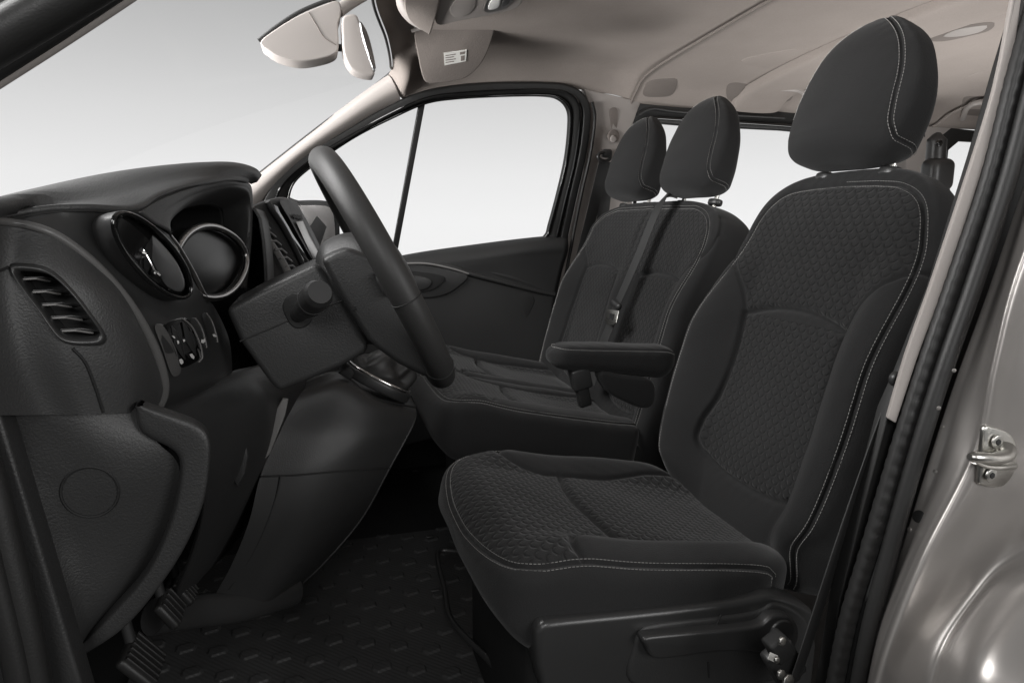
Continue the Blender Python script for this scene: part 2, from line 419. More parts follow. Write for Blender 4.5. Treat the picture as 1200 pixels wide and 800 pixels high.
        # stitches
        for k in s.seams:
            V = []; Fc = []
            for off in k['stitch']:
                L = k['P']; Sg = np.gradient(L, axis=0); Sg /= np.linalg.norm(Sg, axis=1)[:, None]+1e-12
                J = np.where(np.all((Pf > L.min(0)-.02) & (Pf < L.max(0)+.02), axis=1) & fade)[0]
                Nm = np.array([Nf[J[np.argmin(((Pf[J]-p)**2).sum(1))]] for p in L])
                ker = np.ones(7)/7; Nm = np.stack([np.convolve(np.pad(Nm[:, i], 3, mode='edge'), ker, 'valid') for i in range(3)], 1); Nm /= np.linalg.norm(Nm, axis=1)[:, None]+1e-12
                Bn = np.cross(Nm, Sg)
                lift = puff*(1-math.exp(-abs(off)/lam))-k['depth']*math.exp(-(off/k['r'])**2)
                Q = L+Bn*off+Nm*(lift+.0006)
                Ls = np.concatenate([[0], np.cumsum(np.linalg.norm(np.diff(Q, axis=0), axis=1))])
                d = 0.0
                while d+.0042 < Ls[-1]:
                    for z in (0,):
                        p0 = np.array([np.interp(d, Ls, Q[:, i]) for i in range(3)]); p1 = np.array([np.interp(d+.0042, Ls, Q[:, i]) for i in range(3)])
                        nm = np.array([np.interp(d, Ls, Nm[:, i]) for i in range(3)]); tt = (p1-p0)/np.linalg.norm(p1-p0); bb = np.cross(nm, tt)*.0005
                        b0 = len(V); up = nm*.0005
                        V += [p0-bb-up, p0+bb-up, p0+up, p1-bb-up, p1+bb-up, p1+up]
                        Fc += [(b0, b0+3, b0+5, b0+2), (b0+1, b0+2, b0+5, b0+4), (b0, b0+2, b0+1), (b0+3, b0+4, b0+5), (b0, b0+1, b0+4, b0+3)]
                    d += .0062
            if V:
                me2 = bpy.data.meshes.new(stitchname); me2.from_pydata([tuple(v) for v in V], [], Fc); me2.update()
                link(stitchname, me2, M['stitch'], o, smooth=False)
        return o
th = R(16.6)
SW = np.array([math.sin(th), 0, math.cos(th)]); SN = np.array([-math.cos(th), 0, math.sin(th)]); YA = np.array([0, 1., 0])

def headrest(O, parent, NS=130, NW=130, k=1.0, label=None):
    tab = [(0, 0, .118*k), (.03, 0, .131*k), (.08, 0, .144*k), (.13, 0, .145*k), (.18, 0, .130*k), (.23, 0, .101*k), (.272, 0, .070*k)]
    def front(a, w, h): return .070-.34*np.clip(w-.10, 0, 1)**1.45-.030*(np.abs(a)/.14)**2.2-.25*np.clip(.05-w, 0, 1)
    def back(a, w, h): return -.058+.20*np.clip(w-.03, 0, 1)
    P = Pillow(O, YA, SW, SN, tab, front, back, nm=.0, p=4.6, w0=0, w1=.275, rt=.080, rb=.040, qt=2.3, qb=3.2)
    # seam between the broad front face and each side panel
    P.seam([(.55, .271), (.70, .257), (.80, .225), (.835, .17), (.85, .11), (.90, .068), (.97, .045), (1.0, .034), (1.03, .028), (1.10, .024)], depth=.0025, r=.003, stitch=(-.0045, .0045), mode='s', mirror=True)
    o = P.build('headrest', M['plain'], parent, NS=NS, NW=NW, NB=40, puff=.002)
    return o
def posts(B, parent, sep=.08):
    """B: centre of the seat top; a pair of steel posts with plastic guides"""
    for sg in (-1, 1):
        b = B+YA*sep*sg
        p = tube('headrest_post', [b-SW*.02, b+SW*.06], .0058, M['steel'], parent, n=14)
        disc('post_guide', b-SW*.010, SW, .024, .016, M['smooth'], p, bevel=.005, ry=.017, xdir=YA)
# ------------------------------------------------------------------ driver's seat
OD = np.array([.752, 1.09, .314])
ds = thing('driver_seat', 'near seat with the largest headrest, patterned dark cloth and contrast stitching', 'car seat', (.60, 1.09, 0))
tab = [(0, 0, .205), (.06, 0, .225), (.12, 0, .258), (.24, 0, .272), (.36, 0, .270), (.46, 0, .261), (.55, 0, .248), (.62, 0, .232), (.68, 0, .212), (.745, 0, .190)]
def dfront(a, w, h):
    B = .072*sstep(-.02, .10, w)*(1-.93*sstep(.36, .60, w)); r = np.abs(a)/np.maximum(h, .1)
    return B*sstep(.50, .86, r)-.012*np.exp(-((w-.27)/.16)**2)*(1-sstep(.3, .7, r))+.010*np.sin(np.clip(w/.7, 0, 1)*math.pi)-.05*np.clip(w-.62, 0, 1)
def dback(a, w, h): return -.115+.03*sstep(.3, .75, w)+.02*sstep(.2, 0, w)
P = Pillow(OD, YA, SW, SN, tab, dfront, dback, nm=-.03, p=5.5, w0=-.03, w1=.732, rt=.11, rb=.05, qt=3.2)
yoke = [(-.142, .430), (-.07, .449), (0, .455), (.07, .449), (.142, .430)]
P.seam(yoke, depth=.010, r=.006)
low = [(-.142, .430), (-.138, .34), (-.146, .25), (-.158, .18), (-.150, .130), (-.09, .108), (0, .102), (.09, .108), (.150, .130), (.158, .18), (.146, .25), (.138, .34), (.142, .430)]
P.seam(low, depth=.009, r=.0055)
P.seam([(.142, .430), (.158, .47), (.185, .505), (.222, .535), (.236, .540)], depth=.004, r=.004, mirror=True)
for sg, f in ((-1, 1), (1, .93)):
    P.seam([(x_*sg*(f if x_ > .8 else 1), w_) for x_, w_ in [(.95, -.01), (.95, .15), (.95, .35), (.955, .50), (.95, .60), (.90, .665), (.74, .692), (.5, .700), (.25, .702), (0, .703)]], depth=.004, r=.0035, stitch=(-.0055, .0055) if sg < 0 else (-.0055,), mode='s')
P.seam([(.97, .545), (.999, .545)], depth=.003, r=.003, mode='s', mirror=True)
up = yoke[::-1]+[(-.158, .47), (-.185, .505), (-.222, .535), (-.30, .54), (-.30, .708), (.30, .708), (.30, .54), (.222, .535), (.185, .505), (.158, .47)]
topseam = [(-.95, -.01), (-.95, .15), (-.95, .35), (-.955, .50), (-.95, .60), (-.90, .665), (-.74, .692), (-.5, .700), (0, .703), (.5, .700), (.74, .692), (.90, .665), (.95, .60), (.955, .50), (.95, .35), (.95, .15), (.95, -.01)]
bk = P.build('backrest', M['fabric'], ds, NS=300, NW=340, puff=.005, polys=[low, up[::-1]], clip=topseam)
hr = headrest(OD+SW*.734+SN*.002+YA*.012, ds, NS=170, NW=170)
posts(OD+SW*.729-SN*.030, hr)
# cushion
ct = R(8.5); CW = np.array([math.cos(ct), 0, -math.sin(ct)]); CN = np.array([math.sin(ct), 0, math.cos(ct)])
OC = np.array([.214, 1.09, .441])
ctab = [(0, 0, .225), (.04, 0, .246), (.12, 0, .255), (.35, 0, .258), (.48, 0, .240), (.575, 0, .205)]
def cfront(a, w, h):
    r = np.abs(a)/np.maximum(h, .1)
    return .026*sstep(.52, .80, r)*sstep(.03, .16, w)*(1-.3*sstep(.45, .6, w))-.018*sstep(.25, .5, w)*(1-sstep(.3, .8, r))+.012*np.exp(-((w-.10)/.09)**2)-.10*np.clip(.06-w, 0, 1)
def cback(a, w, h): return -.138-.03*sstep(.06, .25, w)+.05*sstep(.10, 0, w)
P = Pillow(OC, YA, CW, CN, ctab, cfront, cback, nm=-.045, p=5.5, w0=0, w1=.575, rt=.15, rb=.075, qt=3, qb=3)
c0 = [(-1.06, .50), (-1.0, .475), (-.975, .44), (-.955, .35), (-.955, .22), (-.955, .12), (-.94, .065), (-.84, .024), (-.55, .009), (0, .006), (.55, .009), (.84, .024), (.94, .065), (.955, .12), (.955, .35), (.975, .44), (1.0, .475), (1.06, .50)]
P.seam(c0, depth=.004, r=.0035, stitch=(-.0055, .0055), mode='s')
P.seam([(-.150, .245), (-.08, .232), (0, .228), (.08, .232), (.150, .245)], depth=.008, r=.007)
P.seam([(.242, .135), (.205, .130), (.172, .150), (.152, .20), (.150, .245), (.152, .35), (.165, .45), (.18, .58)], depth=.006, r=.005, mirror=True)
inner = [(-.242, .135), (-.205, .130), (-.172, .150), (-.152, .20), (-.150, .245), (-.152, .35), (-.165, .45), (-.18, .58)]
poly = [(-.3, .0)]+[(-.3, .135)]+inner+[(-a, w) for a, w in inner[::-1]]+[(.3, .135), (.3, .0)]
cu = P.build('seat_cushion', M['fabric'], ds, NS=300, NW=300, puff=.005, polys=[poly], clip=[(-.95, .6)]+c0[3:-3]+[(.95, .6)])
# plastic side cover with recliner lever (near side)
YV = .815
def V3(px, py, Y=YV): return at(px, py, Y=Y)
out = [V3(*p) for p in spl([(628, 742), (632, 733), (650, 728), (760, 717), (850, 707), (885, 701), (905, 697), (935, 705), (955, 716)], 40)]
out += [V3(*p) for p in [(958, 760), (950, 830), (780, 850), (660, 850), (636, 810), (629, 780)]]
val = plate('side_cover', out, (0, .05, 0), M['smooth'], ds, bevel=.012, seg=5)
out = [V3(*p, Y=YV-.004) for p in spl([(738, 800), (742, 760), (752, 738), (775, 730), (850, 722), (890, 715), (905, 706), (930, 712), (950, 735), (945, 790), (900, 800), (800, 812)], 60, closed=True)]
plate('raised_bezel', out, (0, .02, 0), M['plastic'], val, bevel=.007, seg=4)
LY = YV-.022
out = [at(*p, Y=LY) for p in spl([(757, 757), (752, 750), (760, 746), (800, 742), (850, 738), (890, 733), (905, 722), (925, 722), (936, 735), (934, 756), (918, 768), (893, 765), (840, 764), (790, 771), (765, 771)], 80, closed=True)]
lev = plate('recliner_lever', out, (0, .022, 0), M['smooth'], ds, bevel=.008, seg=5)
disc('pivot_cap', at(917, 742, Y=LY-.004), (0, 1, 0), .021, .01, M['smooth'], lev, bevel=.003)
for q in ([(845, 720), (840, 731)], [(830, 775), (831, 793)]):
    tube('moulding_groove', [at(*q[0], Y=YV-.0045), at(*q[1], Y=YV-.0045)], .0016, M['dark'], val)
rbox('seat_base', (.50, 1.09, .175), (.44, .40, .33), M['dark'], ds, bevel=.02)
for yy in (.92, 1.26):
    rbox('seat_rail', (.60, yy, .05), (.42, .045, .045), M['smooth'], ds, bevel=.006)
bar = [at(604, 815, Z=.10), at(575, 775, Z=.10), at(530, 728, Z=.10), at(521, 690, Z=.10), at(513, 649, Z=.10), at(528, 645, Z=.10), at(560, 650, Z=.10)]
Pp = []
for i, p in enumerate(bar): Pp.append(p)
tube('slide_bar', spl(Pp, 60), .0065, M['smooth'], ds, n=12)
# armrest on the far side of the driver's backrest
AO = at(652, 424, Y=1.385); 
ax = np.array([1, 0, -.07]); ax /= np.linalg.norm(ax); an = np.cross(ax, YA)*1; an = np.array([.07, 0, 1.]); an /= np.linalg.norm(an)
L = .31
def af(a, w, h): return .029-.05*np.clip(.05-w, 0, 1)
def ab(a, w, h): return -.026-.07*np.clip(w, 0, .32)
AO = at(641, 416, Y=1.405)
P = Pillow(AO, YA, ax, an, [(0, 0, .036), (.05, 0, .040), (L, 0, .042)], af, ab, nm=0, p=3.2, w0=0, w1=L, rt=.05, rb=.045, qt=2.4, qb=2.6)
P.seam([(-.86, .30), (-.86, .2), (-.86, .08), (-.80, .03), (-.4, .018), (0, .015), (.4, .018), (.8, .03), (.86, .08), (.86, .3)], depth=.002, r=.003, stitch=(.004,), mode='s')
P.build('armrest', M['plain'], ds, NS=110, NW=150, puff=.001)
plate('armrest_bracket', [at(*p, Y=1.365) for p in spl([(703, 436), (730, 440), (764, 446), (768, 470), (757, 479), (735, 472), (712, 458)], 40, closed=True)], (0, .035, 0), M['plain'], ds, bevel=.010, seg=4)
# buckle stalk with gaiter between the seats
b0 = at(688, 470, Y=1.385)
rbox('buckle_stalk', at(683, 456, Y=1.385)-np.array([0, 0, .01]), (.030, .020, .06), M['dark'], ds, rot=axes((1, 0, .25), (0, 1, 0)), bevel=.006)
rbox('buckle', at(680, 443, Y=1.385)+np.array([0, 0, .0]), (.045, .028, .05), M['smooth'], ds, rot=axes((1, 0, .25), (0, 1, 0)), bevel=.006)

# ------------------------------------------------------------------ two-place bench beside it
OB = np.array([.80, 1.83, .295])
bs = thing('passenger_bench', 'two-place front bench in patterned dark cloth beyond the driver seat', 'bench seat', (.60, 1.94, 0))
btab = [(0, .11, .40), (.10, .11, .425), (.25, .11, .430), (.45, .11, .425), (.55, .11, .420), (.64, .11, .408), (.71, .11, .37)]
def bfront(a, w, h):
    e = np.abs(a); B = .055*sstep(-.02, .10, w)*(1-.9*sstep(.38, .60, w))
    mid = .022*np.exp(-(a/.045)**2)*(1-.8*sstep(.40, .55, w))
    return B*sstep(.29, .40, e)+mid+.010*np.sin(np.clip(w/.7, 0, 1)*math.pi)-.05*np.clip(w-.60, 0, 1)-.006*np.exp(-((a)/.012)**2)*sstep(.5, .6, w)
P = Pillow(OB, YA, SW, SN, btab, bfront, lambda a, w, h: -.15+.03*sstep(.3, .7, w), nm=-.03, p=9, w0=-.03, w1=.715, rt=.11, rb=.05, qt=3.2)
polys = []
for c, sg in ((-.10, 1), (.30, -1)):
    yk = [(c-.125, .478), (c-.06, .494), (c, .498), (c+.06, .494), (c+.125, .478)]
    P.seam(yk, depth=.008, r=.006)
    lw = [(c-.125, .478), (c-.130, .35), (c-.137, .20), (c-.13, .12), (c, .09), (c+.13, .12), (c+.137, .20), (c+.130, .35), (c+.125, .478)]
    P.seam(lw, depth=.006, r=.005); polys.append(lw)
    o = -sg
    P.seam([(c+o*.125, .478), (c+o*.14, .505), (c+o*.185, .545), (c+o*.20, .58), (c+o*.20, .66)], depth=.003, r=.004)
P.seam([(.93, .02), (.93, .25), (.93, .45), (.925, .55), (.905, .63), (.82, .685), (.6, .692), (0, .694)], depth=.004, r=.004, stitch=(-.005, .005), mode='s', mirror=True)
polys.append([(-.215, .478), (-.15, .494), (-.09, .498), (-.03, .494), (.035, .478), (.11, .45), (.185, .478), (.25, .494), (.31, .498), (.37, .494), (.435, .478), (.45, .505), (.495, .545), (.52, .70), (-.30, .70), (-.275, .545), (-.23, .505)])
P.build('backrest', M['fabric'], bs, NS=300, NW=230, puff=.005, polys=polys, clip=[(-.93, .02), (-.93, .25), (-.93, .45), (-.925, .55), (-.905, .63), (-.82, .685), (-.6, .692), (0, .694), (.6, .692), (.82, .685), (.905, .63), (.925, .55), (.93, .45), (.93, .02)])
for c in (-.105, .285):
    h = headrest(OB+YA*c+SW*.720+SN*.0, bs, NS=110, NW=110, k=.97)
    posts(OB+YA*c+SW*.712-SN*.036, h, sep=.085)
bt = R(12); BW = np.array([math.cos(bt), 0, -math.sin(bt)]); BN = np.array([math.sin(bt), 0, math.cos(bt)])
OBC = np.array([.245, 1.94, .50])
def bcf(a, w, h):
    e = np.abs(a); c = np.minimum(np.abs(a-.2), np.abs(a+.2))
    return .022*sstep(.30, .38, e)*sstep(.02, .14, w)-.016*sstep(.2, .4, w)*(1-sstep(.08, .16, c))-.010*np.exp(-(a/.02)**2)+.012*np.exp(-((w-.09)/.08)**2)-.12*np.clip(.05-w, 0, 1)
P = Pillow(OBC, YA, BW, BN, [(0, 0, .41), (.08, 0, .427), (.3, 0, .43), (.56, 0, .42)], bcf, lambda a, w, h: -.135+.03*sstep(.1, 0, w), nm=-.05, p=9, w0=0, w1=.58, rt=.06, rb=.085, qt=3, qb=2.6,
           shear=lambda a, w: .05*(a+.4))
bcs = [(-.95, .56), (-.968, .45), (-.968, .2), (-.965, .12), (-.94, .065), (-.85, .04), (-.5, .03), (0, .026), (.5, .03), (.9, .05), (.968, .12), (.968, .5)]
P.seam(bcs, depth=.004, r=.004, stitch=(-.005, .005), mode='s')
P.seam([(0, .03), (0, .2), (0, .56)], depth=.007, r=.006)
polys = []
for c in (-.2, .2):
    P.seam([(c-.125, .25), (c, .235), (c+.125, .25)], depth=.008, r=.007)
    for sg in (-1, 1):
        P.seam([(c+sg*.19, .15), (c+sg*.15, .16), (c+sg*.125, .25), (c+sg*.13, .4), (c+sg*.14, .56)], depth=.006, r=.005)
    polys.append([(c-.2, 0), (c-.19, .15), (c-.15, .16), (c-.125, .25), (c-.13, .4), (c-.14, .57), (c+.14, .57), (c+.13, .4), (c+.125, .25), (c+.15, .16), (c+.19, .15), (c+.2, 0)])
P.build('seat_cushion', M['fabric'], bs, NS=300, NW=220, puff=.005, polys=polys, clip=bcs)
rbox('bench_base', (.62, 1.94, .17), (.40, .80, .34), M['dark'], bs, bevel=.02)
# ------------------------------------------------------------------ van body, far side and roof
vb = thing('van_body', 'silver van body shell with grey roof lining and light pillar trims around the cabin', 'van', (1.2, 1.4, 0))
# --- roof lining
rail = [door(*p) for p in [(395, 161), (430, 139), (462, 124), (490, 114), (560, 102), (640, 100), (690, 107), (722, 112)]]
def ceil_row(p, dx=0, zc=1.45, X=None, drop=0):
    x, y, z = p
    return [p, np.array([x+dx*.2, y-.035, z+.030-drop]), np.array([x+dx*.5, y-.13, z+.075+(zc-1.45)*.5-drop]), np.array([x+dx, 1.80, zc-.02-drop]), np.array([x+dx, 1.35, zc-drop]), np.array([x+dx, .9, zc-.02-drop]), np.array([x+dx, .66, zc-.10-drop])]
front = [door(455, 88), at(460, 76, Y=2.14), at(455, 45, Z=1.385), at(440, 0, Z=1.41), np.array([.13, 1.35, 1.42]), np.array([.10, .9, 1.40]), np.array([.07, .66, 1.34])]
front2 = [door(470, 115), at(480, 90, Y=2.12), at(478, 50, Z=1.405), at(470, 0, Z=1.43), np.array([.25, 1.35, 1.44]), np.array([.24, .9, 1.42]), np.array([.24, .66, 1.35])]
rows = [front, front2]+[ceil_row(p) for p in rail[3:]]
e0 = door(742, 119); rows.append(ceil_row(e0)); e = e0.copy(); e[0] += .03; rows.append(ceil_row(e))
RL1 = surf('roof_lining', rows, M['head'], vb, nu=90, nv=80, solid=0)
# windscreen-side dark edge line of the lining
tube('windscreen_edge', spl([p+np.array([-.006, 0, -.004]) for p in [door(289, 215, -.02), door(372, 150, -.02)]+front], 90), .0035, M['rubber'], vb)
wt = spl([p+np.array([-.012, 0, .0]) for p in front], 40); wb = spl([(-1.02, 2.40, .84), (-1.06, 1.5, .84), (-1.02, .60, .84)], 40)
wm = (wt+wb)/2+np.array([-.03, 0, .04])
surf('windscreen', [list(wt), list(wm), list(wb)], M['glass'], vb, nu=30, nv=40, solid=0)
# rear lining, one step lower, with a cross beam
rp = [door(*p) for p in [(742, 121), (800, 127), (860, 129), (919, 132), (1010, 140), (1150, 152)]]
rr = []
for i, p in enumerate(rp):
    d = (.030, .012, .014, .035, .036, .036)[i]; rr.append(ceil_row(p, drop=d*.5+.005))
last = rp[-1].copy()
for xx in (2.4, 3.0, 3.4):
    q = last.copy(); q[0] = xx; rr.append(ceil_row(q, drop=.024))
rr[0] = [a+np.array([-.004, 0, -.006]) for a in ceil_row(e0)]
RL2 = surf('rear_roof_lining', rr, M['head'], vb, nu=110, nv=80, solid=0)
onR = Onto([RL2], 2.2); onR1 = Onto([RL1], 2.0)
stp = [a+np.array([-.004, 0, .0]) for a in rr[0]]
tube('lining_joint', spl(stp, 80), .0045, M['headdark'], vb)
bm_ = []
for dx, dz in ((0, .002), (.012, -.020), (.06, -.026), (.15, -.026), (.20, -.018), (.215, .004)):
    bm_.append([np.array([rr[1][k][0]+.17+dx, rr[1][k][1], rr[1][k][2]+dz-.002]) for k in range(1, 7)])
surf('roof_cross_beam', bm_, M['head'], vb, nu=40, nv=60, solid=0)
# --- far A-pillar trim (light), between windscreen and door seal
n = 40
up_ = spl([door(*p, -.015) for p in [(278, 224), (289, 213), (340, 173), (400, 127), (437, 100), (455, 88)]], n)
lo_ = spl([door(*p, -.0) for p in [(285, 262), (312, 232), (352, 193), (405, 158), (445, 134), (470, 122)]], n)
mid = (up_+lo_)/2+np.array([0, -.035, -.004]); m1 = up_*.8+lo_*.2+np.array([0, -.025, 0]); m2 = up_*.2+lo_*.8+np.array([0, -.025, 0])
surf('a_pillar_trim', [up_, m1, mid, m2, lo_], M['trim'], vb, nu=30, nv=n, solid=0)
jn = [up_[-1]*(1-t)+lo_[-1]*t+np.array([0, -.034*math.sin(math.pi*t)-.001, 0]) for t in np.linspace(0, 1, 12)]
tube('trim_joint', jn, .0014, M['headdark'], vb, n=6)
# --- far B-pillar trim
o1 = [door(*p, -.005) for p in [(684, 104), (716, 111), (752, 119), (748, 128), (742, 145), (741, 250), (735, 330), (730, 480), (620, 480), (640, 400), (652, 345), (668, 270), (684, 200), (692, 150), (690, 122)]]
plate('b_pillar_trim', o1, (0, .03, 0), M['trim'], vb, bevel=.004)
# its recessed lighter channel with belt-height adjuster
sl = [door(*p, -.012) for p in spl([(715, 130), (719, 126), (724, 130), (723, 150), (720, 154), (716, 150)], 30, closed=True)]
plate('adjuster_slot', sl, (0, .008, 0), M['headdark'], vb, bevel=.002)
disc('height_adjuster', door(718, 160, -.012), (0, -1, 0), .022, .012, M['headdark'], vb, bevel=.004)
disc('adjuster_button', door(718, 163, -.022), (0, -1, 0), .012, .008, M['trim'], vb, bevel=.003)
# door aperture seal: dark ribbed loop round the door opening
loop = [(300, 262), (312, 240), (330, 210), (362, 184), (405, 159), (450, 133), (492, 114), (530, 106), (580, 102), (640, 102), (668, 106), (683, 118), (687, 138), (682, 180), (672, 225), (660, 280), (650, 330), (643, 380), (640, 440), (638, 480)]
lp = spl([door(*p, -.012) for p in loop], 160)
sweep('door_aperture_seal', lp, rrect(.030, .022, .008), M['rubber'], vb, up=(0, 1, .2))
lp2 = spl([door(p[0]+a, p[1]+b, -.022) for (p, a, b) in [((692, 118), 2, 2), ((697, 140), 0, 0), ((692, 180), 0, 0), ((682, 225), 0, 0), ((671, 280), 0, 0), ((660, 340), 0, 0), ((652, 400), 0, 0), ((648, 470), 0, 0)]], 80)
sweep('pillar_edge_bead', lp2, rrect(.010, .012, .004), M['rubber'], vb, up=(0, 1, .2))
# --- side wall behind the pillar with its window frames
def wall_strip(name, pts, mt, off=0., th=.03, bev=.004): return plate(name, [door(*p, off) for p in pts], (0, th, 0), mt, vb, bevel=bev)
wall_strip('rear_window_header', [(742, 128), (750, 121), (800, 126), (919, 131), (1085, 147), (1085, 168), (985, 158), (919, 152), (800, 146), (765, 143), (748, 150), (742, 160)], M['rubber'], -.004, .04)
tube('rear_window_seal', spl([door(*p, -.012) for p in [(744, 260), (744, 180), (747, 150), (762, 139), (800, 140), (919, 147), (1070, 160)]], 80), .007, M['gloss'], vb)
tube('rear_track', spl([door(*p, -.02) for p in [(748, 134), (765, 127), (800, 131), (919, 138)]], 40), .006, M['rubber'], vb)
wall_strip('c_pillar_trim', [(1062, 140), (1125, 150), (1112, 165), (1107, 180), (1107, 300), (1062, 300)], M['trim'], -.004, .05)
wall_strip('side_window_frame', [(1100, 162), (1115, 150), (1175, 156), (1260, 165), (1260, 176), (1175, 168), (1125, 165), (1112, 176), (1108, 220), (1100, 220)], M['rubber'], -.006, .03)
wall_strip('side_wall_lining', [(735, 268), (1300, 300), (1300, 700), (720, 560), (725, 400)], M['headdark'], .0, .05)
gl = plate('rear_side_glass', [door(*p, .03) for p in [(744, 125), (1300, 165), (1300, 320), (735, 280)]], (0, .004, 0), M['glass'], vb, bevel=0)
# recesses in the rear side lining
def wallp(px, py, off): return door(px, py, off)
pk = [onR(*p, .001) for p in spl([(756, 100), (764, 94), (784, 92), (794, 94), (788, 111), (770, 114), (754, 112)], 30, closed=True)]
plate('speaker_grille', pk, (0, .006, .003), M['headdark'], vb, bevel=.001)
for (x0, x1, yb) in ((852, 882, 110), (890, 930, 110), (1128, 1170, 126)):
    pk = [onR(*p, .001) for p in spl([(x0, yb-9), (x0+8, yb-13), (x1-6, yb-11), (x1, yb-6), (x1-2, yb+6), (x1-12, yb+10), (x0+6, yb+9), (x0, yb+5)], 40, closed=True)]
    plate('lining_recess', pk, (0, .006, .003), M['headdark'], vb, bevel=.001)
gh = thing('grab_handle', 'light grab handle on the roof edge between the middle headrest and the big near headrest', 'grab handle', onR(905, 112), group='roof grab handles')
tube('handle_grip', spl([onR(*p, q) for p, q in [((886, 121), .0), ((892, 109), .04), ((908, 104), .05), ((935, 105), .05), ((948, 114), .0)]], 40), .010, M['trim'], gh)
gh2 = thing('grab_handle', 'light grab handle on the roof edge at the far right, beside the front pillar', 'grab handle', onR(1145, 128), group='roof grab handles')
tube('handle_grip', spl([onR(*p, q) for p, q in [((1128, 139), .0), ((1134, 126), .04), ((1148, 120), .05), ((1180, 121), .05), ((1192, 131), .0)]], 40), .010, M['trim'], gh2)
rl = thing('roof_lamp', 'clear oval roof lamp set in the rear roof lining', 'ceiling lamp', onR(1125, 42))
lo = [onR(*p, .004) for p in spl([(1085, 47), (1105, 37), (1140, 29), (1165, 27), (1160, 36), (1135, 43), (1105, 49)], 40, closed=True)]
plate('lamp_bezel', lo, (0, 0, .01), M['headdark'], rl, bevel=.002)
lo = [onR(*p, .008) for p in spl([(1105, 43), (1122, 35), (1148, 31), (1158, 31), (1148, 38), (1125, 43)], 30, closed=True)]
plate('lamp_lens', lo, (0, 0, .005), M['trim'], rl, bevel=.001)
for pts in ([(868, 72), (905, 62), (948, 57), (930, 70), (900, 80)], [(1130, 92), (1165, 80), (1200, 73), (1196, 90), (1165, 98), (1148, 98)]):
    plate('lining_pad', [onR(*p, .004) for p in spl(pts, 30, closed=True)], (0, 0, .01), M['head'], vb, bevel=.002)
# near roof edge and body behind, closing the shell
plate('rear_bulkhead', [(3.4, .62, 0), (3.4, 2.45, 0), (3.4, 2.35, 1.45), (3.4, .62, 1.45)], (.03, 0, 0), M['head'], vb, bevel=0)
plate('near_side_panel', [(1.0, .58, -.1), (3.42, .58, -.1), (3.42, .58, .85), (1.0, .58, .85)], (0, -.03, 0), M['headdark'], vb, bevel=0)
plate('outer_roof', [(.20, .60, 1.47), (3.42, .60, 1.47), (3.42, 2.36, 1.47), (.55, 2.36, 1.47), (.36, 1.6, 1.47)], (0, 0, .05), M['paint'], vb, bevel=.01)
# ------------------------------------------------------------------ passenger door
pd = thing('passenger_door', 'closed far front door with dark lining and light sky through its glass', 'car door', door(560, 440)*np.array([1, 1, 0]))
inn = spl([door(*p, .0) for p in [(338, 232), (346, 212), (372, 190), (415, 161), (460, 138), (500, 121), (540, 115), (600, 112), (640, 112), (657, 116), (667, 128), (668, 148), (664, 185), (655, 225), (645, 262), (640, 276), (622, 285), (560, 293), (480, 305), (410, 318), (345, 330), (336, 300), (335, 260)]], 200, closed=True)
out = spl([door(*p, .0) for p in [(312, 232), (328, 209), (360, 183), (405, 158), (452, 131), (494, 112), (535, 105), (600, 101), (648, 101), (672, 106), (684, 122), (684, 150), (677, 195), (667, 235), (657, 280), (650, 300), (625, 296), (560, 303), (480, 316), (410, 330), (345, 345), (322, 310), (308, 262)]], 200, closed=True)
md = (inn+out)/2+np.array([0, -.014, 0])
G = np.stack([out, out*.75+inn*.25+np.array([0, -.012, 0]), md, out*.25+inn*.75+np.array([0, -.006, 0]), inn, inn+np.array([0, .03, 0])])
link('window_frame', gridmesh('window_frame', G, cv=True), M['rubber'], pd)
tube('glass_run', inn+np.array([0, -.006, 0]), .0042, M['gloss'], pd, closed=True, n=10)
sweep('frame_bead', (out*.55+inn*.45+np.array([0, -.020, 0]))[:160], circ(.0045, 8), M['gloss'], pd)
plate('door_glass', [p+np.array([0, .022, 0]) for p in out[::4]], (0, .004, .001), M['glass'], pd, bevel=0)
sweep('divider_bar', [door(496, 112, .012), door(462, 296, .012)], rrect(.020, .014, .003), M['rubber'], pd, up=(0, 1, .3))
# inner lining
def dp(px, py, o=0): return at(px, py, Y=2.42+o)
rows = [[dp(300, 352, -.0), dp(400, 322, 0), dp(480, 304, 0), dp(560, 292, 0), dp(625, 284, 0), dp(664, 281, 0)],
        [dp(300, 356, -.030), dp(400, 327, -.03), dp(480, 308, -.032), dp(560, 297, -.034), dp(625, 289, -.034), dp(664, 286, -.03)],
        [dp(300, 364, -.038), dp(400, 335, -.038), dp(480, 314, -.040), dp(560, 306, -.036), dp(625, 300, -.030), dp(662, 297, -.025)],
        [dp(300, 400, -.040), dp(400, 375, -.04), dp(480, 340, -.04), dp(560, 330, -.030), dp(625, 325, -.024), dp(655, 322, -.02)],
        [dp(300, 470, -.035), dp(400, 440, -.035), dp(480, 400, -.035), dp(560, 385, -.030), dp(625, 375, -.024), dp(647, 370, -.02)],
        [dp(300, 560, -.03), dp(400, 540, -.03), dp(480, 520, -.03), dp(560, 500, -.03), dp(625, 480, -.03), dp(645, 470, -.03)]]
surf('door_lining', rows, M['plastic'], pd, nu=60, nv=60, solid=-.02)
tube('sill_strip', spl([dp(400, 325, -.018), dp(480, 305, -.018), dp(560, 294, -.018), dp(625, 286, -.018), dp(664, 283, -.018)], 40), .008, M['satin'], pd, n=12)
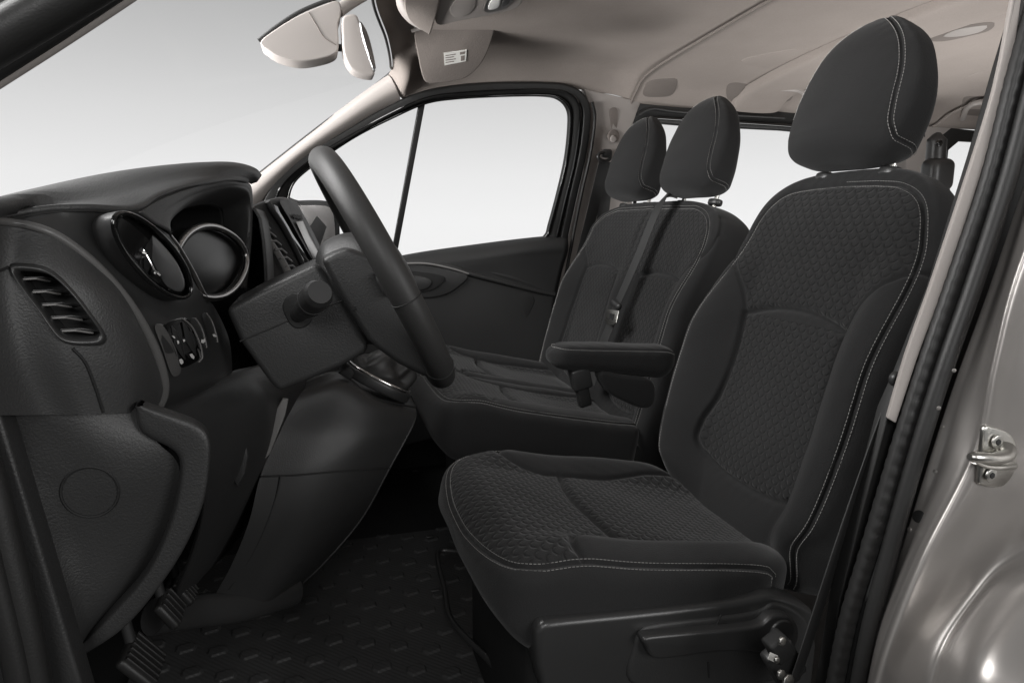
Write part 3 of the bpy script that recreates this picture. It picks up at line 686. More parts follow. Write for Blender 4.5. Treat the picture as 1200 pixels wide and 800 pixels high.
# sculpted rib running down towards the pillar
rib = spl([dp(470, 312, -.045), dp(500, 309, -.05), dp(530, 313, -.056), dp(552, 321, -.055), dp(590, 331, -.05), dp(628, 341, -.045), dp(650, 346, -.038)], 60)
sweep('door_rib', rib, circ(.012, 14, .009), M['plastic'], pd, up=(0, 1, 0), scale=np.linspace(1, .55, 60))
rib2 = spl([dp(520, 311, -.045), dp(560, 316, -.045), dp(600, 326, -.04), dp(650, 344, -.03)], 50)
sweep('door_rib', rib2, circ(.016, 14, .010), M['plastic'], pd, up=(0, 1, 0), scale=np.linspace(.5, 1, 50))
pok = spl([dp(548, 323, -.052), dp(600, 336, -.045), dp(629, 344, -.038), dp(627, 362, -.034), dp(614, 386, -.034), dp(598, 403, -.034), dp(582, 413, -.036), dp(560, 420, -.038)], 80)
tube('pocket_joint', pok, .0028, M['dark'], pd, n=8)
pk2 = [dp(*p, -.036) for p in [(560, 300), (655, 300)]]
# lower storage lining standing proud
lo = [dp(*p, -.045) for p in spl([(470, 330), (548, 325), (600, 338), (626, 346), (624, 362), (611, 385), (595, 402), (575, 414), (540, 425), (470, 440)], 60, closed=True)]
plate('pocket_panel', lo, (0, .02, 0), M['plastic'], pd, bevel=.006, seg=4)
# handle bowl
lo = [dp(*p, -.062) for p in spl([(466, 310), (500, 310), (548, 321), (536, 338), (518, 347), (495, 350), (466, 349)], 50, closed=True)]
hb = plate('handle_bezel', lo, (0, .03, 0), M['smooth'], pd, bevel=.006, seg=4)
lo = [dp(*p, -.066) for p in spl([(468, 319), (495, 319), (522, 325), (512, 337), (496, 342), (468, 343)], 40, closed=True)]
plate('handle_recess', lo, (0, .01, 0), M['dark'], hb, bevel=.002)
plate('door_pull', [dp(*p, -.069) for p in spl([(470, 325), (490, 323), (506, 328), (503, 337), (490, 341), (470, 341)], 40, closed=True)], (0, .012, 0), M['smooth'], hb, bevel=.004)
sweep('handle_rim', spl([dp(470, 309, -.07), dp(500, 309, -.07), dp(530, 315, -.068), dp(549, 321, -.062)], 30), circ(.004, 10), M['satin'], hb)
# exterior mirror seen through the glass
mo = [door(*p, .16) for p in spl([(330, 238), (352, 235), (380, 235), (393, 240), (398, 256), (399, 285), (397, 310), (380, 330), (335, 332)], 60, closed=True)]
mh = plate('door_mirror', mo, (-.05, .10, 0), M['smooth'], pd, bevel=.012, seg=4)
mo = [door(*p, .152) for p in spl([(330, 243), (352, 241), (378, 241), (388, 245), (392, 260), (393, 285), (391, 306), (376, 325), (335, 328)], 60, closed=True)]
plate('mirror_glass', mo, (-.003, .008, 0), M['mirror_pale'], mh, bevel=.001)
tube('mirror_arm', [door(338, 305, .23), door(316, 308, .06)], .02, M['smooth'], pd)
fl = [[(-1.0, .62, 0), (3.4, .62, 0)], [(-1.0, 2.46, 0), (3.4, 2.46, 0)]]
f = plate('floor', [(-1.0, .62, -.002), (3.4, .62, -.002), (3.4, 2.56, -.002), (-1.0, 2.56, -.002)], (0, 0, -.04), M['dark'], None, bevel=0); tag(f, kind='structure')
plate('lower_side_wall', [(-1.0, 2.47, -.02), (3.4, 2.47, -.02), (3.4, 2.47, .78), (-1.0, 2.47, .74)], (0, .03, 0), M['dark'], vb, bevel=0)
# ------------------------------------------------------------------ dashboard
db = thing('dashboard', 'dark dashboard with hooded instrument cluster, round gauge pod and slatted side vent', 'dashboard', (-.2, 1.4, .2))
DN = np.array([.50, -.075, .07]); DN /= np.linalg.norm(DN); DP = np.array([-.145, 1.06, .88])
def dsh(px, py, off=0.0): return pl(px, py, DP+DN*off, DN)
def T(px, py, Y): return at(px, py, Y=Y)
# top pad: from the windscreen base over the silhouette to its rear edge
r0 = [(-.80, .60, .82), (-.80, .8, .83), (-.80, 1.0, .84), (-.80, 1.2, .85), (-.80, 1.36, .85)]
r0b = [(-.50, .60, .855), (-.50, .8, .875), (-.48, 1.0, .90), (-.46, 1.2, .915), (-.42, 1.36, .91)]
r1 = [T(-70, 252, .60), T(0, 239, .72), T(50, 226, .82), T(130, 208, .94), T(200, 199, 1.05), T(250, 197, 1.15), T(278, 203, 1.25), T(288, 211, 1.31)]
r2 = [T(-70, 262, .60), T(0, 252, .70), T(55, 246, .745), T(105, 241, .785), T(150, 232, .84), T(200, 217, .94), T(250, 208, 1.07), T(283, 207, 1.21), T(290, 213, 1.29)]
r3 = [T(-70, 272, .60), T(0, 259, .69), T(55, 249, .72), T(105, 247, .745), T(160, 249, .80), T(190, 232, .87), T(232, 217, 1.0), T(268, 211, 1.13), T(289, 214, 1.26)]
surf('top_pad', [r0, r0b, r1, r2, r3], M['soft'], db, nu=70, nv=120, solid=-.006)
tube('pad_seam', spl(r3, 120), .0016, M['dark'], db, n=8)
r0 = [(-.80, 1.30, .86), (-.80, 1.8, .86), (-.80, 2.38, .85)]; rm = [(-.4, 1.30, .93), (-.4, 1.8, .915), (-.4, 2.38, .90)]; r1 = [(-.14, 1.30, .93), (-.12, 1.8, .92), (-.12, 2.38, .90)]; r2 = [(-.09, 1.30, .90), (-.08, 1.8, .88), (-.08, 2.38, .86)]; r3 = [(-.10, 1.32, .55), (-.10, 1.8, .52), (-.10, 2.38, .5)]
surf('far_pad', [r0, rm, r1, r2, r3], M['soft'], db, nu=60, nv=30, solid=-.004)
# flank of the instrument hood
f0 = [T(160, 249, .80), T(190, 232, .87), T(232, 217, 1.0), T(268, 211, 1.13), T(289, 214, 1.26), T(294, 228, 1.30), T(294, 262, 1.30), T(291, 305, 1.285), T(287, 340, 1.27)]
f1 = [T(178, 262, .83), T(196, 243, .885), T(231, 224, 1.005), T(266, 216, 1.13), T(287, 219, 1.25), T(292, 232, 1.29), T(292, 263, 1.29), T(289, 305, 1.28), T(285, 340, 1.26)]
f2 = [T(197, 274, .875), T(199, 255, .90), T(228, 233, 1.02), T(262, 222, 1.14), T(283, 226, 1.25), T(288, 238, 1.285), T(289, 265, 1.29), T(287, 305, 1.28), T(281, 338, 1.25)]
f3 = [T(203, 280, .90), T(207, 266, .92), T(232, 246, 1.04), T(262, 238, 1.16), T(279, 242, 1.27), T(283, 252, 1.30), T(284, 270, 1.31), T(283, 305, 1.30), T(276, 335, 1.27)]
f3 = [p+np.array([-.03, 0, 0]) for p in f3]; 
surf('hood_flank', [f0, f1, f2, f3], M['soft'], db, nu=40, nv=110, solid=-.003)
f4 = [p+np.array([-.09, .03, -.005]) for p in f3]
surf('hood_lining', [f3, [(a+b)/2 for a, b in zip(f3, f4)], f4], M['smooth'], db, nu=20, nv=110, solid=-.003)
# cluster
def el(cx, cy_, rx, ry, rot=0, off=0., n=72, p=2.25):
    out = []; c, s = math.cos(R(rot)), math.sin(R(rot))
    for i in range(n):
        a = 2*math.pi*i/n; x = rx*math.copysign(abs(math.cos(a))**(2/p), math.cos(a)); y = ry*math.copysign(abs(math.sin(a))**(2/p), math.sin(a))
        out.append(dsh(cx+x*c-y*s, cy_+x*s+y*c, off))
    return np.array(out)
cl = plate('instrument_cluster', el(246, 306, 41, 41, 30, -.012), -DN*.03, M['smooth'], db, bevel=.002)
plate('cluster_lens', el(246, 306, 36, 38, 30, -.0095), -DN*.003, M['lens'], cl, bevel=.001)
tube('cluster_ring', el(246, 307, 41.5, 41, 30, 0), .0045, M['alum'], cl, closed=True, n=14)
tube('cluster_ring_inner', el(246, 307, 38.5, 38.5, 30, -.004), .003, M['dark'], cl, closed=True, n=10)
tube('cluster_side_trim', spl([dsh(198, 276, .002), dsh(210, 292, .003), dsh(225, 318, .003), dsh(237, 342, .002), dsh(243, 352, .0)], 50), .0035, M['alum'], cl, n=10)
# main face with the ridge that parts it from the end block
ridge = [T(-60, 262, .60), T(0, 259, .685), T(60, 272, .705), T(110, 307, .725), T(150, 352, .748), T(178, 400, .772), T(191, 438, .79), T(192, 460, .80), T(184, 479, .805)]
g0 = [T(0, 258, .70), T(55, 249, .72), T(105, 247, .745), T(160, 249, .80), T(178, 262, .83), T(197, 274, .87)]
g1 = [T(0, 259, .69), T(55, 258, .715), T(105, 270, .745), T(150, 290, .79), T(180, 300, .83), T(212, 300, .90)]
g2 = [T(20, 262, .69), T(75, 281, .72), T(125, 315, .748), T(165, 335, .785), T(200, 345, .84), T(232, 338, .95)]
g3 = [T(60, 272, .705), T(110, 307, .73), T(150, 352, .76), T(190, 372, .82), T(222, 370, .90), T(250, 358, 1.05)]
g4 = [T(110, 307, .725), T(150, 352, .748), T(178, 400, .785), T(210, 400, .85), T(240, 392, .95), T(264, 385, 1.10)]
g5 = [T(150, 352, .748), T(178, 400, .772), T(191, 438, .80), T(215, 428, .865), T(245, 416, .96), T(270, 405, 1.10)]
g6 = [T(178, 400, .772), T(191, 438, .79), T(193, 463, .81), T(222, 452, .88), T(250, 440, .97), T(272, 428, 1.10)]
g7 = [T(191, 438, .79), T(192, 460, .80), T(184, 480, .82), T(222, 464, .90), T(250, 452, .99), T(272, 440, 1.12)]
MF = surf('main_face', [g0, g1, g2, g3, g4, g5, g6, g7], M['smooth'], db, nu=90, nv=90, solid=0)
onF = Onto([MF])
rd = spl([p+np.array([.0, -.003, 0]) for p in ridge], 120)
sweep('ridge_trim', rd, circ(.006, 12, .0045), M['satin2'], db, up=(.5, -1, .3), scale=np.linspace(.5, 1, 120)*1.0)
# round gauge pod on the face: tilted oval tube with glossy rim
def ov(cx, cy_, rx, ry, rot, Yc, k, n=80, off=0.):
    out = []; c, s = math.cos(R(rot)), math.sin(R(rot))
    for i in range(n):
        a = 2*math.pi*i/n; x = rx*math.cos(a); y = ry*math.sin(a); X = x*c-y*s; Yp = x*s+y*c
        out.append(T(cx+X, cy_+Yp, Yc+k*X+off))
    return np.array(out)
base = ov(152, 303, 63, 26, 48, .80, .0012, off=.012); mid_ = ov(163, 301, 65, 28, 48, .785, .0012); rim = ov(178, 299, 66, 27, 48, .768, .0012); ins = ov(179, 299, 60, 21, 48, .769, .0012); deep = ov(181, 300, 57, 19, 48, .80, .0012)
pod = link('gauge_pod', gridmesh('gauge_pod', np.stack([base, mid_, rim*.6+mid_*.4, rim]), cv=True), M['smooth'], db)
link('pod_rim', gridmesh('pod_rim', np.stack([rim, rim*.6+ins*.4+np.array([.002, -.004, 0]), ins, deep]), cv=True), M['gloss'], pod)
plate('pod_lens', ov(179, 299, 60, 20.5, 48, .785, .0012), (0, .004, 0), M['gloss'], pod, bevel=0)
plate('pod_cheek', [T(*p, .783) for p in spl([(158, 262), (182, 278), (205, 305), (216, 330), (212, 342), (196, 336), (184, 318), (172, 292)], 50, closed=True)], (0, .003, 0), M['smooth'], pod, bevel=.001)
tube('pod_chrome_arc', spl([T(140, 270, .776), T(152, 276, .773), T(165, 289, .772), T(175, 305, .774), T(183, 322, .777)], 50), .0010, M['chrome'], pod, n=8)
tube('pod_chrome_arc', spl([T(150, 284, .772), T(158, 288, .772), T(164, 294, .771), T(172, 297, .771)], 40), .0014, M['chrome'], pod, n=8)
tube('pod_chrome_arc', spl([T(157, 296, .771), T(163, 301, .771), T(170, 300, .771)], 40), .0014, M['chrome'], pod, n=8)
tube('pod_chrome_arc', spl([T(178, 318, .776), T(182, 319, .775), T(187, 323, .776)], 20), .0020, M['chrome'], pod, n=8)
# end block with the slatted vent
e0 = [T(-70, 262, .60), T(-75, 330, .60), T(-70, 400, .60), T(-60, 487, .60)]
e1 = [T(0, 260, .683), T(0, 330, .672), T(15, 410, .672), T(45, 486, .69)]
e2 = [T(60, 273, .703), T(62, 330, .682), T(75, 410, .682), T(100, 485, .70)]
e3 = [T(110, 308, .722), T(118, 350, .700), T(132, 420, .705), T(140, 484, .72)]
e4 = [T(150, 353, .744), T(160, 385, .735), T(166, 430, .735), T(162, 482, .742)]
e5 = [T(190, 436, .785), T(192, 450, .79), T(192, 462, .795), T(184, 480, .80)]
EB = surf('end_block', [e0, e1, e2, e3, e4, e5], M['soft'], db, nu=200, nv=200, solid=0)
onE = Onto([EB])
vo = [(12, 312), (22, 308), (48, 311), (66, 320), (88, 342), (108, 368), (122, 388), (125, 398), (118, 404), (96, 405), (78, 402), (66, 392), (45, 362), (26, 336)]
def vp(p, o): return onE(p[0], p[1], -o)
oq = spl([(p[0]*1., p[1]*1.) for p in vo], 120, closed=True); iq = spl([(65+(p[0]-65)*.84+1, 358+(p[1]-358)*.80) for p in vo], 120, closed=True)
cut(EB, [(65+(x-65)*.93, 358+(y-358)*.92) for x, y in oq])
outv = np.array([vp(p, .0) for p in oq]); inv = np.array([vp(p, .001) for p in iq])
IN = np.array([-.006, .034, 0])
G = np.stack([outv+np.array([0, .006, 0]), outv+np.array([0, -.0005, 0]), outv*.72+inv*.28+np.array([0, -.005, 0]), outv*.3+inv*.7+np.array([0, -.005, 0]), inv+np.array([0, .001, 0]), inv+IN*.5, inv+IN])
vt = link('side_vent', gridmesh('side_vent', G, cv=True), M['smooth'], db)
plate('vent_cavity', [p+IN for p in inv], (0, .003, 0), M['dark'], vt, bevel=0)
for k in range(5):
    y0 = 327+k*15; x0 = 30+k*10.5; x1 = min(62+k*12.5, 113)
    q0, q1, q2 = onE(x0, y0, -.016), onE((x0+x1)/2, y0+.3, -.012), onE(x1, y0+2, -.014)
    q0, q1, q2 = [T(*a_, Y_) for a_, Y_ in (((x0, y0), .698), (((x0+x1)/2, y0-1), .700), ((x1, y0+2), .712))]
    sweep('vent_slat', [q0, q1, q2], rrect(.016, .0020, .0009), M['smooth'], vt, up=(0, .25, 1))
    tube('slat_edge', [q+np.array([0, -.0080, .0004]) for q in (q0, q1, q2)], .0010, M['satin'], vt, n=6)
tube('block_joint', spl([onE(*p, .0004) for p in [(85, 408), (100, 425), (112, 455), (121, 483)]], 40), .0014, M['dark'], db, n=6)
tube('block_joint', spl([onE(*p, .0004) for p in [(-10, 316), (0, 317), (10, 313)]], 20), .0014, M['dark'], db, n=6)
# switch panel
def sw(px, py, o=0.): return dsh(px, py, -.0+o)
def fy(px): return np.interp(px, [170, 190, 215, 245, 270], [.772, .80, .855, .95, 1.10])
def F(px, py, o=-.004): return onF(px, py, .7*(-o-.004)+.0025, fall=.85)
sp_ = plate('satin_cheek', [F(*p, -.006) for p in spl([(181, 383), (187, 380), (193, 385), (205, 408), (211, 432), (210, 439), (203, 441), (198, 432), (190, 408)], 40, closed=True)], (0, .006, 0), M['satin2'], db, bevel=.002)
pn = plate('switch_panel', [F(*p, -.005) for p in spl([(190, 382), (214, 373), (224, 383), (233, 402), (236, 418), (232, 423), (213, 431), (208, 420), (200, 400)], 50, closed=True)], (0, .008, 0), M['gloss'], db, bevel=.002)
for x in (0, 13):
    plate('rocker_switch', [F(p[0]+x, p[1]-x*.35, -.009) for p in [(200, 381), (206, 388), (214, 404), (217, 423), (211, 416), (204, 404)]], (0, .006, 0), M['smooth'], pn, bevel=.002)
for (x, y) in ((229, 373), (242, 367)):
    b_ = plate('switch_button', [F(*p, -.006) for p in spl([(x-6, y+2), (x, y), (x+5, y+8), (x+11, y+24), (x+12, y+33), (x+5, y+36), (x+1, y+25), (x-3, y+12)], 40, closed=True)], (0, .006, 0), M['smooth'], db, bevel=.002)
    tube('button_edge', spl([F(x, y, -.007), F(x+6, y+9, -.008), F(x+11, y+24, -.008), F(x+13, y+34, -.007)], 30), .0011, M['satin'], b_, n=6)
tube('panel_edge', spl([F(214, 373, -.007), F(225, 383, -.008), F(234, 402, -.008), F(237, 418, -.007), F(233, 424, -.006)], 30), .0011, M['satin'], pn, n=6)
# printed switch symbols
def mark(name, cx, cy_, pts, par, o=-.0105):
    plate(name, [F(cx+x, cy_+y, o) for x, y in pts], (0, .001, 0), M['white'], par, bevel=0)
mark('lamp_symbol', 212.5, 423.5, [(-2.5, -2), (-.5, -3.2), (1.8, -1.5), (2.4, 1.5), (.6, 3.4), (-1.4, 2.2)], pn)
mark('beam_symbol', 225, 417.5, [(-3, -2.5), (0, -3.2), (2.8, .6), (2.2, 3.2), (-.8, 1.4)], pn)
mark('dimmer_symbol', 208.5, 401, [(-1.2, -2), (.8, -1.8), (1.5, 1.2), (-.2, 2.2)], pn)
mark('dot_symbol', 215.5, 399, [(-1.3, -1.2), (1, -1.4), (1.5, .8), (-.4, 1.6)], pn)
mark('arrow_symbol', 203.5, 395, [(-2, -1.6), (.2, -1.2), (1.9, 1.3), (1, 1.5), (-.6, .2)], pn)
mark('cruise_symbol', 238, 399.5, [(-2.2, -2), (-.2, -1.3), (2, -3), (2.4, .8), (.4, 2.5), (-2.2, 2)], pn, -.012)
mark('speed_symbol', 251, 393.5, [(-2, -1.8), (1, -2.2), (1.6, -.6), (3, 0), (2, 1.4), (-1, .6)], pn, -.012)
# lower face, knee roll
k0 = [T(178, 480, .84), T(222, 463, .93), T(268, 440, 1.10), T(300, 430, 1.25), T(350, 415, 1.42)]
k1 = [T(190, 488, .83), T(238, 470, .93), T(284, 449, 1.08), T(312, 448, 1.23), T(356, 436, 1.38)]
k2 = [T(214, 512, .86), T(258, 500, .95), T(303, 474, 1.08), T(318, 476, 1.22), T(352, 462, 1.36)]
k3 = [T(236, 570, .93), T(268, 556, 1.0), T(302, 528, 1.12), T(314, 520, 1.26), T(335, 512, 1.42)]
k4 = [T(225, 640, 1.05), T(248, 622, 1.1), T(276, 596, 1.2), T(298, 570, 1.32), T(316, 560, 1.45)]
k5 = [T(196, 712, 1.2), T(212, 700, 1.22), T(240, 668, 1.28), T(268, 640, 1.36), T(290, 610, 1.5)]
surf('knee_panel', [k0, k1, k2, k3, k4, k5], M['plastic'], db, nu=60, nv=60, solid=-.006)
tube('face_joint', spl([p+np.array([.002, -.003, 0]) for p in k0[:4]], 60), .002, M['dark'], db, n=8)
tube('knee_joint', spl([T(246, 486, .92), T(262, 515, .965), T(262, 560, .985), T(246, 610, 1.06), T(222, 660, 1.14), T(205, 700, 1.2)], 60), .0016, M['dark'], db, n=6)
plate('gap_light_patch', [T(*p, 1.235) for p in [(331, 467), (338, 468), (334, 487), (316, 532), (303, 546), (307, 520), (318, 490)]], (0, .01, 0), M['satin'], db, bevel=.002)  # pale satin patch, coloured to stand for light showing through a gap
plate('gap_light_patch', [T(*p, 1.02) for p in [(272, 545), (289, 524), (291, 535), (287, 556), (278, 572), (272, 560)]], (0, .01, 0), M['plastic'], db, bevel=.003)  # second patch standing in for a gap with light behind it
# centre stack with vent and radio display
def cs(px, py, o=0.): return T(px, py, np.interp(px, [283, 300, 340, 385], [1.36, 1.42, 1.56, 1.80])+o)
s0 = [cs(270, 256, .03), cs(290, 243, .02), cs(311, 235, .02), cs(330, 231, .05), cs(348, 236, .12)]
s1 = [cs(275, 268, .0), cs(294, 250, -.0), cs(314, 240, .0), cs(333, 236, .02), cs(352, 245, .06)]
s2 = [cs(292, 300), cs(312, 285), cs(331, 275), cs(350, 265), cs(366, 270, .04)]
s3 = [cs(310, 345), cs(332, 325), cs(350, 318), cs(368, 305), cs(381, 302, .04)]
s4 = [cs(330, 400), cs(352, 380), cs(372, 372), cs(392, 360), cs(402, 352, .04)]
CS_ = stk = surf('centre_stack', [s0, s1, s2, s3, s4], M['plastic'], db, nu=50, nv=50, solid=0)
onC = Onto([CS_])
def cs(px, py, o=0.): return onC(px, py, -o, fall=1.5)
sweep('stack_trim', spl([cs(284, 254, -.01), cs(293, 258, -.012), cs(308, 272, -.012), cs(323, 293, -.012), cs(336, 316, -.012), cs(346, 340, -.012)], 60), circ(.010, 12, .005), M['satin'], stk, up=(.4, -1, .2), scale=np.linspace(.4, 1, 60))
plate('stack_cheek', [cs(*p, -.008) for p in spl([(284, 258), (292, 262), (306, 276), (320, 297), (333, 320), (342, 342), (320, 352), (300, 345), (287, 330), (284, 300)], 60, closed=True)], (0, .006, 0), M['smooth'], stk, bevel=.002)
vs_ = plate('stack_vent', [cs(*p, -.012) for p in spl([(303, 258), (309, 256), (318, 263), (334, 283), (350, 310), (348, 318), (341, 314), (322, 286), (308, 268)], 50, closed=True)], (0, .006, 0), M['dark'], stk, bevel=.001)
for k in range(6): 
    x = 309+k*6.4; y = 263+k*9.6
    tube('vent_fin', [cs(x-7, y+1, -.016), cs(x+1, y, -.017), cs(x+7, y+5, -.014)], .0030, M['satin2'], vs_, n=8)
sweep('radio_side_band', spl([cs(313, 236, -.012), cs(319, 246, -.016), cs(331, 264, -.016), cs(345, 290, -.016), cs(358, 318, -.016)], 50), circ(.006, 12, .006), M['plastic'], stk, up=(.4, -1, .2))
plate('radio_slot', [cs(*p, -.015) for p in [(320, 239), (328, 243), (346, 272), (364, 306), (357, 308), (342, 284), (326, 256)]], (0, .006, 0), M['gloss'], stk, bevel=.001)
sweep('radio_chrome_line', spl([cs(327, 259, -.018), cs(338, 272, -.018), cs(349, 294, -.018), cs(355, 305, -.018)], 30), circ(.0022, 8), M['alum'], stk)
rp_ = plate('radio_panel', [cs(*p, -.024) for p in spl([(328, 237), (334, 233), (340, 234), (350, 246), (363, 270), (379, 300), (377, 305), (368, 306), (353, 282), (340, 258)], 60, closed=True)], (0, .014, 0), M['soft'], stk, bevel=.003)
plate('radio_display', [cs(*p, -.0255) for p in [(347, 260), (355, 259), (364, 276), (375, 299), (367, 303), (358, 284)]], (0, .003, 0), M['alum'], rp_, bevel=.001)
for k in range(3): plate('radio_button', [cs(x, y, -.026) for x, y in [(342+k*4, 251+k*.6), (345+k*4, 250.6+k*.6), (348+k*3.6, 255+k), (345+k*3.8, 256+k)]], (0, .003, 0), M['dark'], rp_, bevel=0)
# steering column shroud and stalk
YS = .985
oS = [T(*p, YS) for p in [(264, 362), (300, 342), (372, 308), (380, 318), (402, 352), (433, 405), (428, 414), (400, 430), (327, 460), (316, 448), (281, 400)]]
cl_ = plate('column_shroud', oS, (0, .15, 0), M['plastic'], db, bevel=.009, seg=5)
tube('shroud_joint', [T(281, 400, YS-.0004), T(340, 375, YS-.0004), T(402, 352, YS-.0004)], .0011, M['dark'], cl_, n=6)
plate('stalk_recess', [T(*p, YS-.003) for p in spl([(331, 358), (336, 348), (346, 345), (358, 350), (366, 364), (364, 378), (352, 385), (342, 382), (334, 370)], 40, closed=True)], (0, .01, 0), M['dark'], cl_, bevel=.002)
st = sweep('indicator_stalk', spl([T(348, 370, .995), T(354, 364, .96), T(363, 356, .93), T(375, 342, .885)], 40), circ(1, 24), M['smooth'], db, scale=np.interp(np.linspace(0, 1, 40), [0, .3, .45, .6, .92, 1], [.011, .012, .015, .0185, .019, .015]))
tube('stalk_ring', ring(T(366.5, 352, .917), T(375, 342, .885)-T(363, 356, .93), .0187, xdir=(0, 0, 1)), .0014, M['dark'], st, closed=True, n=8)
rbox('dash_light_block', (-.56, 1.60, .60), (.40, 1.50, .50), M['dark'], db, bevel=.02)  # unseen filler block, added behind the dash to stop light leaks

# ------------------------------------------------------------------ steering wheel
WC = np.array([.100, 1.06, .842]); WN = np.array([.893, 0, .449]); WU = np.array([-.449, 0, .893])
swl = thing('steering_wheel', 'dark leather steering wheel seen almost edge-on before the instrument hood', 'steering wheel', WC)
a = np.linspace(0, 2*math.pi, 180, endpoint=False)
cen = WC+np.cos(a)[:, None]*WU*.182+np.sin(a)[:, None]*YA*.182
tk = 1+.10*np.exp(-((np.abs(np.mod(a-R(245), 2*math.pi))/R(9))**2))
tube('rim', cen, .0200, M['leather'], swl, closed=True, n=28)
for ang in (R(262), R(218), R(98), R(142)):
    rc = WC+math.cos(ang)*WU*.182+math.sin(ang)*YA*.182; tn = -math.sin(ang)*WU+math.cos(ang)*YA
    tube('rim_joint', ring(rc, tn, .0203, xdir=WN), .0009, M['dark'], swl, closed=True, n=6)
hubp = Pillow(WC-WU*.095-WN*.045, YA, WU, WN, [(0, 0, .050), (.03, 0, .070), (.08, 0, .082), (.13, 0, .080), (.17, 0, .065)], lambda a_, w, h: .082-1.6*(a_)**2-2.0*(w-.09)**2, lambda a_, w, h: -.045+.0*w, nm=0, p=3.2, w0=0, w1=.175, rt=.06, rb=.05, qt=2.4, qb=2.4)
hub = hubp.build('airbag_hub', M['plastic'], swl, NS=70, NW=80, NB=40, puff=0)
hrc = plate('hub_rear_cover', [at(*p, Y=.955) for p in [(376, 304), (392, 296), (408, 290), (440, 302), (475, 350), (497, 405), (506, 440), (496, 441), (468, 427), (440, 407), (431, 398), (402, 352)]], (0, .20, 0), M['plastic'], swl, bevel=.010, seg=5)
disc('screw_hole', at(415, 361, Y=.953), (0, -1, 0), .003, .001, M['dark'], hrc, bevel=0)
for ang, wd_ in ((R(268), .030), (R(92), .030)):
    d = math.cos(ang)*WU+math.sin(ang)*YA
    p0 = WC+d*.07-WN*.0; p1 = WC+d*.182-WN*.003
    sweep('spoke', spl([p0, (p0+p1)/2-WN*.010, p1], 20), rrect(.036, .018, .008), M['smooth'], swl, up=WN, scale=np.linspace(1.2, .75, 20))
# ------------------------------------------------------------------ centre console
cc = thing('centre_console', 'dark lower console sweeping down to the floor beneath the gear gaiter', 'console', (.05, 1.6, 0))
c0 = [T(352, 450, 1.40), T(398, 437, 1.46), T(436, 462, 1.50), T(487, 474, 1.54)]
c1 = [T(348, 462, 1.335), T(398, 452, 1.37), T(446, 472, 1.41), T(487, 482, 1.48)]
c2 = [T(325, 512, 1.30), T(375, 510, 1.34), T(432, 508, 1.375), T(482, 500, 1.45)]
c3 = [T(305, 558, 1.26), T(350, 556, 1.30), T(408, 551, 1.35), T(456, 548, 1.43)]
c4 = [T(292, 610, 1.24), T(335, 612, 1.28), T(380, 610, 1.33), T(424, 606, 1.42)]
c5 = [T(272, 660, 1.24), T(305, 665, 1.27), T(345, 665, 1.31), T(382, 656, 1.40)]
c6 = [T(250, 700, 1.26), T(285, 706, 1.28), T(318, 703, 1.31), T(342, 694, 1.40)]
surf('console_side', [c0, c1, c2, c3, c4, c5, c6], M['plastic'], cc, nu=80, nv=60, solid=0)
tube('panel_joint', spl([p+np.array([0, -.0015, 0]) for p in [T(305, 558, 1.258), T(330, 557, 1.28), T(350, 556, 1.298), T(408, 551, 1.348), T(456, 548, 1.428)]], 60), .0017, M['dark'], cc, n=6)
tube('panel_joint', spl([T(329, 557, 1.277), T(324, 580, 1.27), T(312, 615, 1.258), T(292, 655, 1.255), T(268, 690, 1.26)], 60), .0017, M['dark'], cc, n=6)
surf('console_rear', [c_[-1:]+[c_[-1]+np.array([-.02, .12, 0]), c_[-1]+np.array([-.06, .35, 0])] for c_ in (c0, c1, c2, c3, c4, c5, c6)], M['plastic'], cc, nu=50, nv=20, solid=-.004)
surf('console_top', [[T(345, 452, 1.45), T(395, 436, 1.70), T(470, 446, 1.80)], [T(350, 457, 1.37), T(398, 446, 1.395), T(440, 468, 1.42), T(487, 478, 1.50)]], M['smooth'], cc, nu=20, nv=30, solid=-.003, smooth_u=False)
plate('console_switch', [T(*p, 1.40) for p in [(396, 437), (411, 430), (415, 438), (411, 446)]], (0, .01, .0), M['dark'], cc, bevel=.002)
sweep('air_duct', spl([T(180, 722, 1.15), T(225, 716, 1.22), T(290, 708, 1.3), T(345, 692, 1.38)], 40), circ(.030, 18, .024), M['smooth'], cc)
gs_ = thing('gear_lever', 'short gear lever in a creased gaiter with a bright surround behind the steering wheel', 'gear lever', T(447, 455, 1.50))
E0, E1 = T(411, 431, 1.45), T(482, 466, 1.45)
gc = (E0+E1)/2+np.array([0, .045, .004]); e1 = (E1-E0)/2; rl_ = np.linalg.norm(e1); e1 = e1/rl_; e2 = YA.copy(); e2 = e2+np.array([0, 0, -.05]); e2 -= e1*np.dot(e1, e2); e2 /= np.linalg.norm(e2); e3 = np.cross(e1, e2)
if e3[2] < 0: e3 = -e3
G = []
for i, (h, r) in enumerate([(-.004, .94), (.010, .95), (.022, .86), (.034, .74), (.046, .62), (.058, .42), (.078, .24)]):
    row = []
    for j in range(120):
        a_ = 2*math.pi*j/120; k_ = min(1, max(0, h)/.02); f = 1+.13*math.sin(3*a_+h*60)*k_+.07*math.sin(7*a_-h*90)*k_
        row.append(gc+e1*(rl_*r*f*math.cos(a_)+.25*h)+e2*(.052*r*f*math.sin(a_))+e3*(h+.007*math.sin(4*a_+i)*k_))
    G.append(row)
G = np.array(G); G = np.stack([spl(G[:, j], 40) for j in range(120)], 1)
link('gaiter', gridmesh('gaiter', G, cv=True), M['leather'], gs_)
rg = np.array([gc+e1*(rl_*math.copysign(abs(math.cos(t_))**.85, math.cos(t_)))+e2*(.056*math.copysign(abs(math.sin(t_))**.85, math.sin(t_))) for t_ in np.linspace(0, 2*math.pi, 96, endpoint=False)])
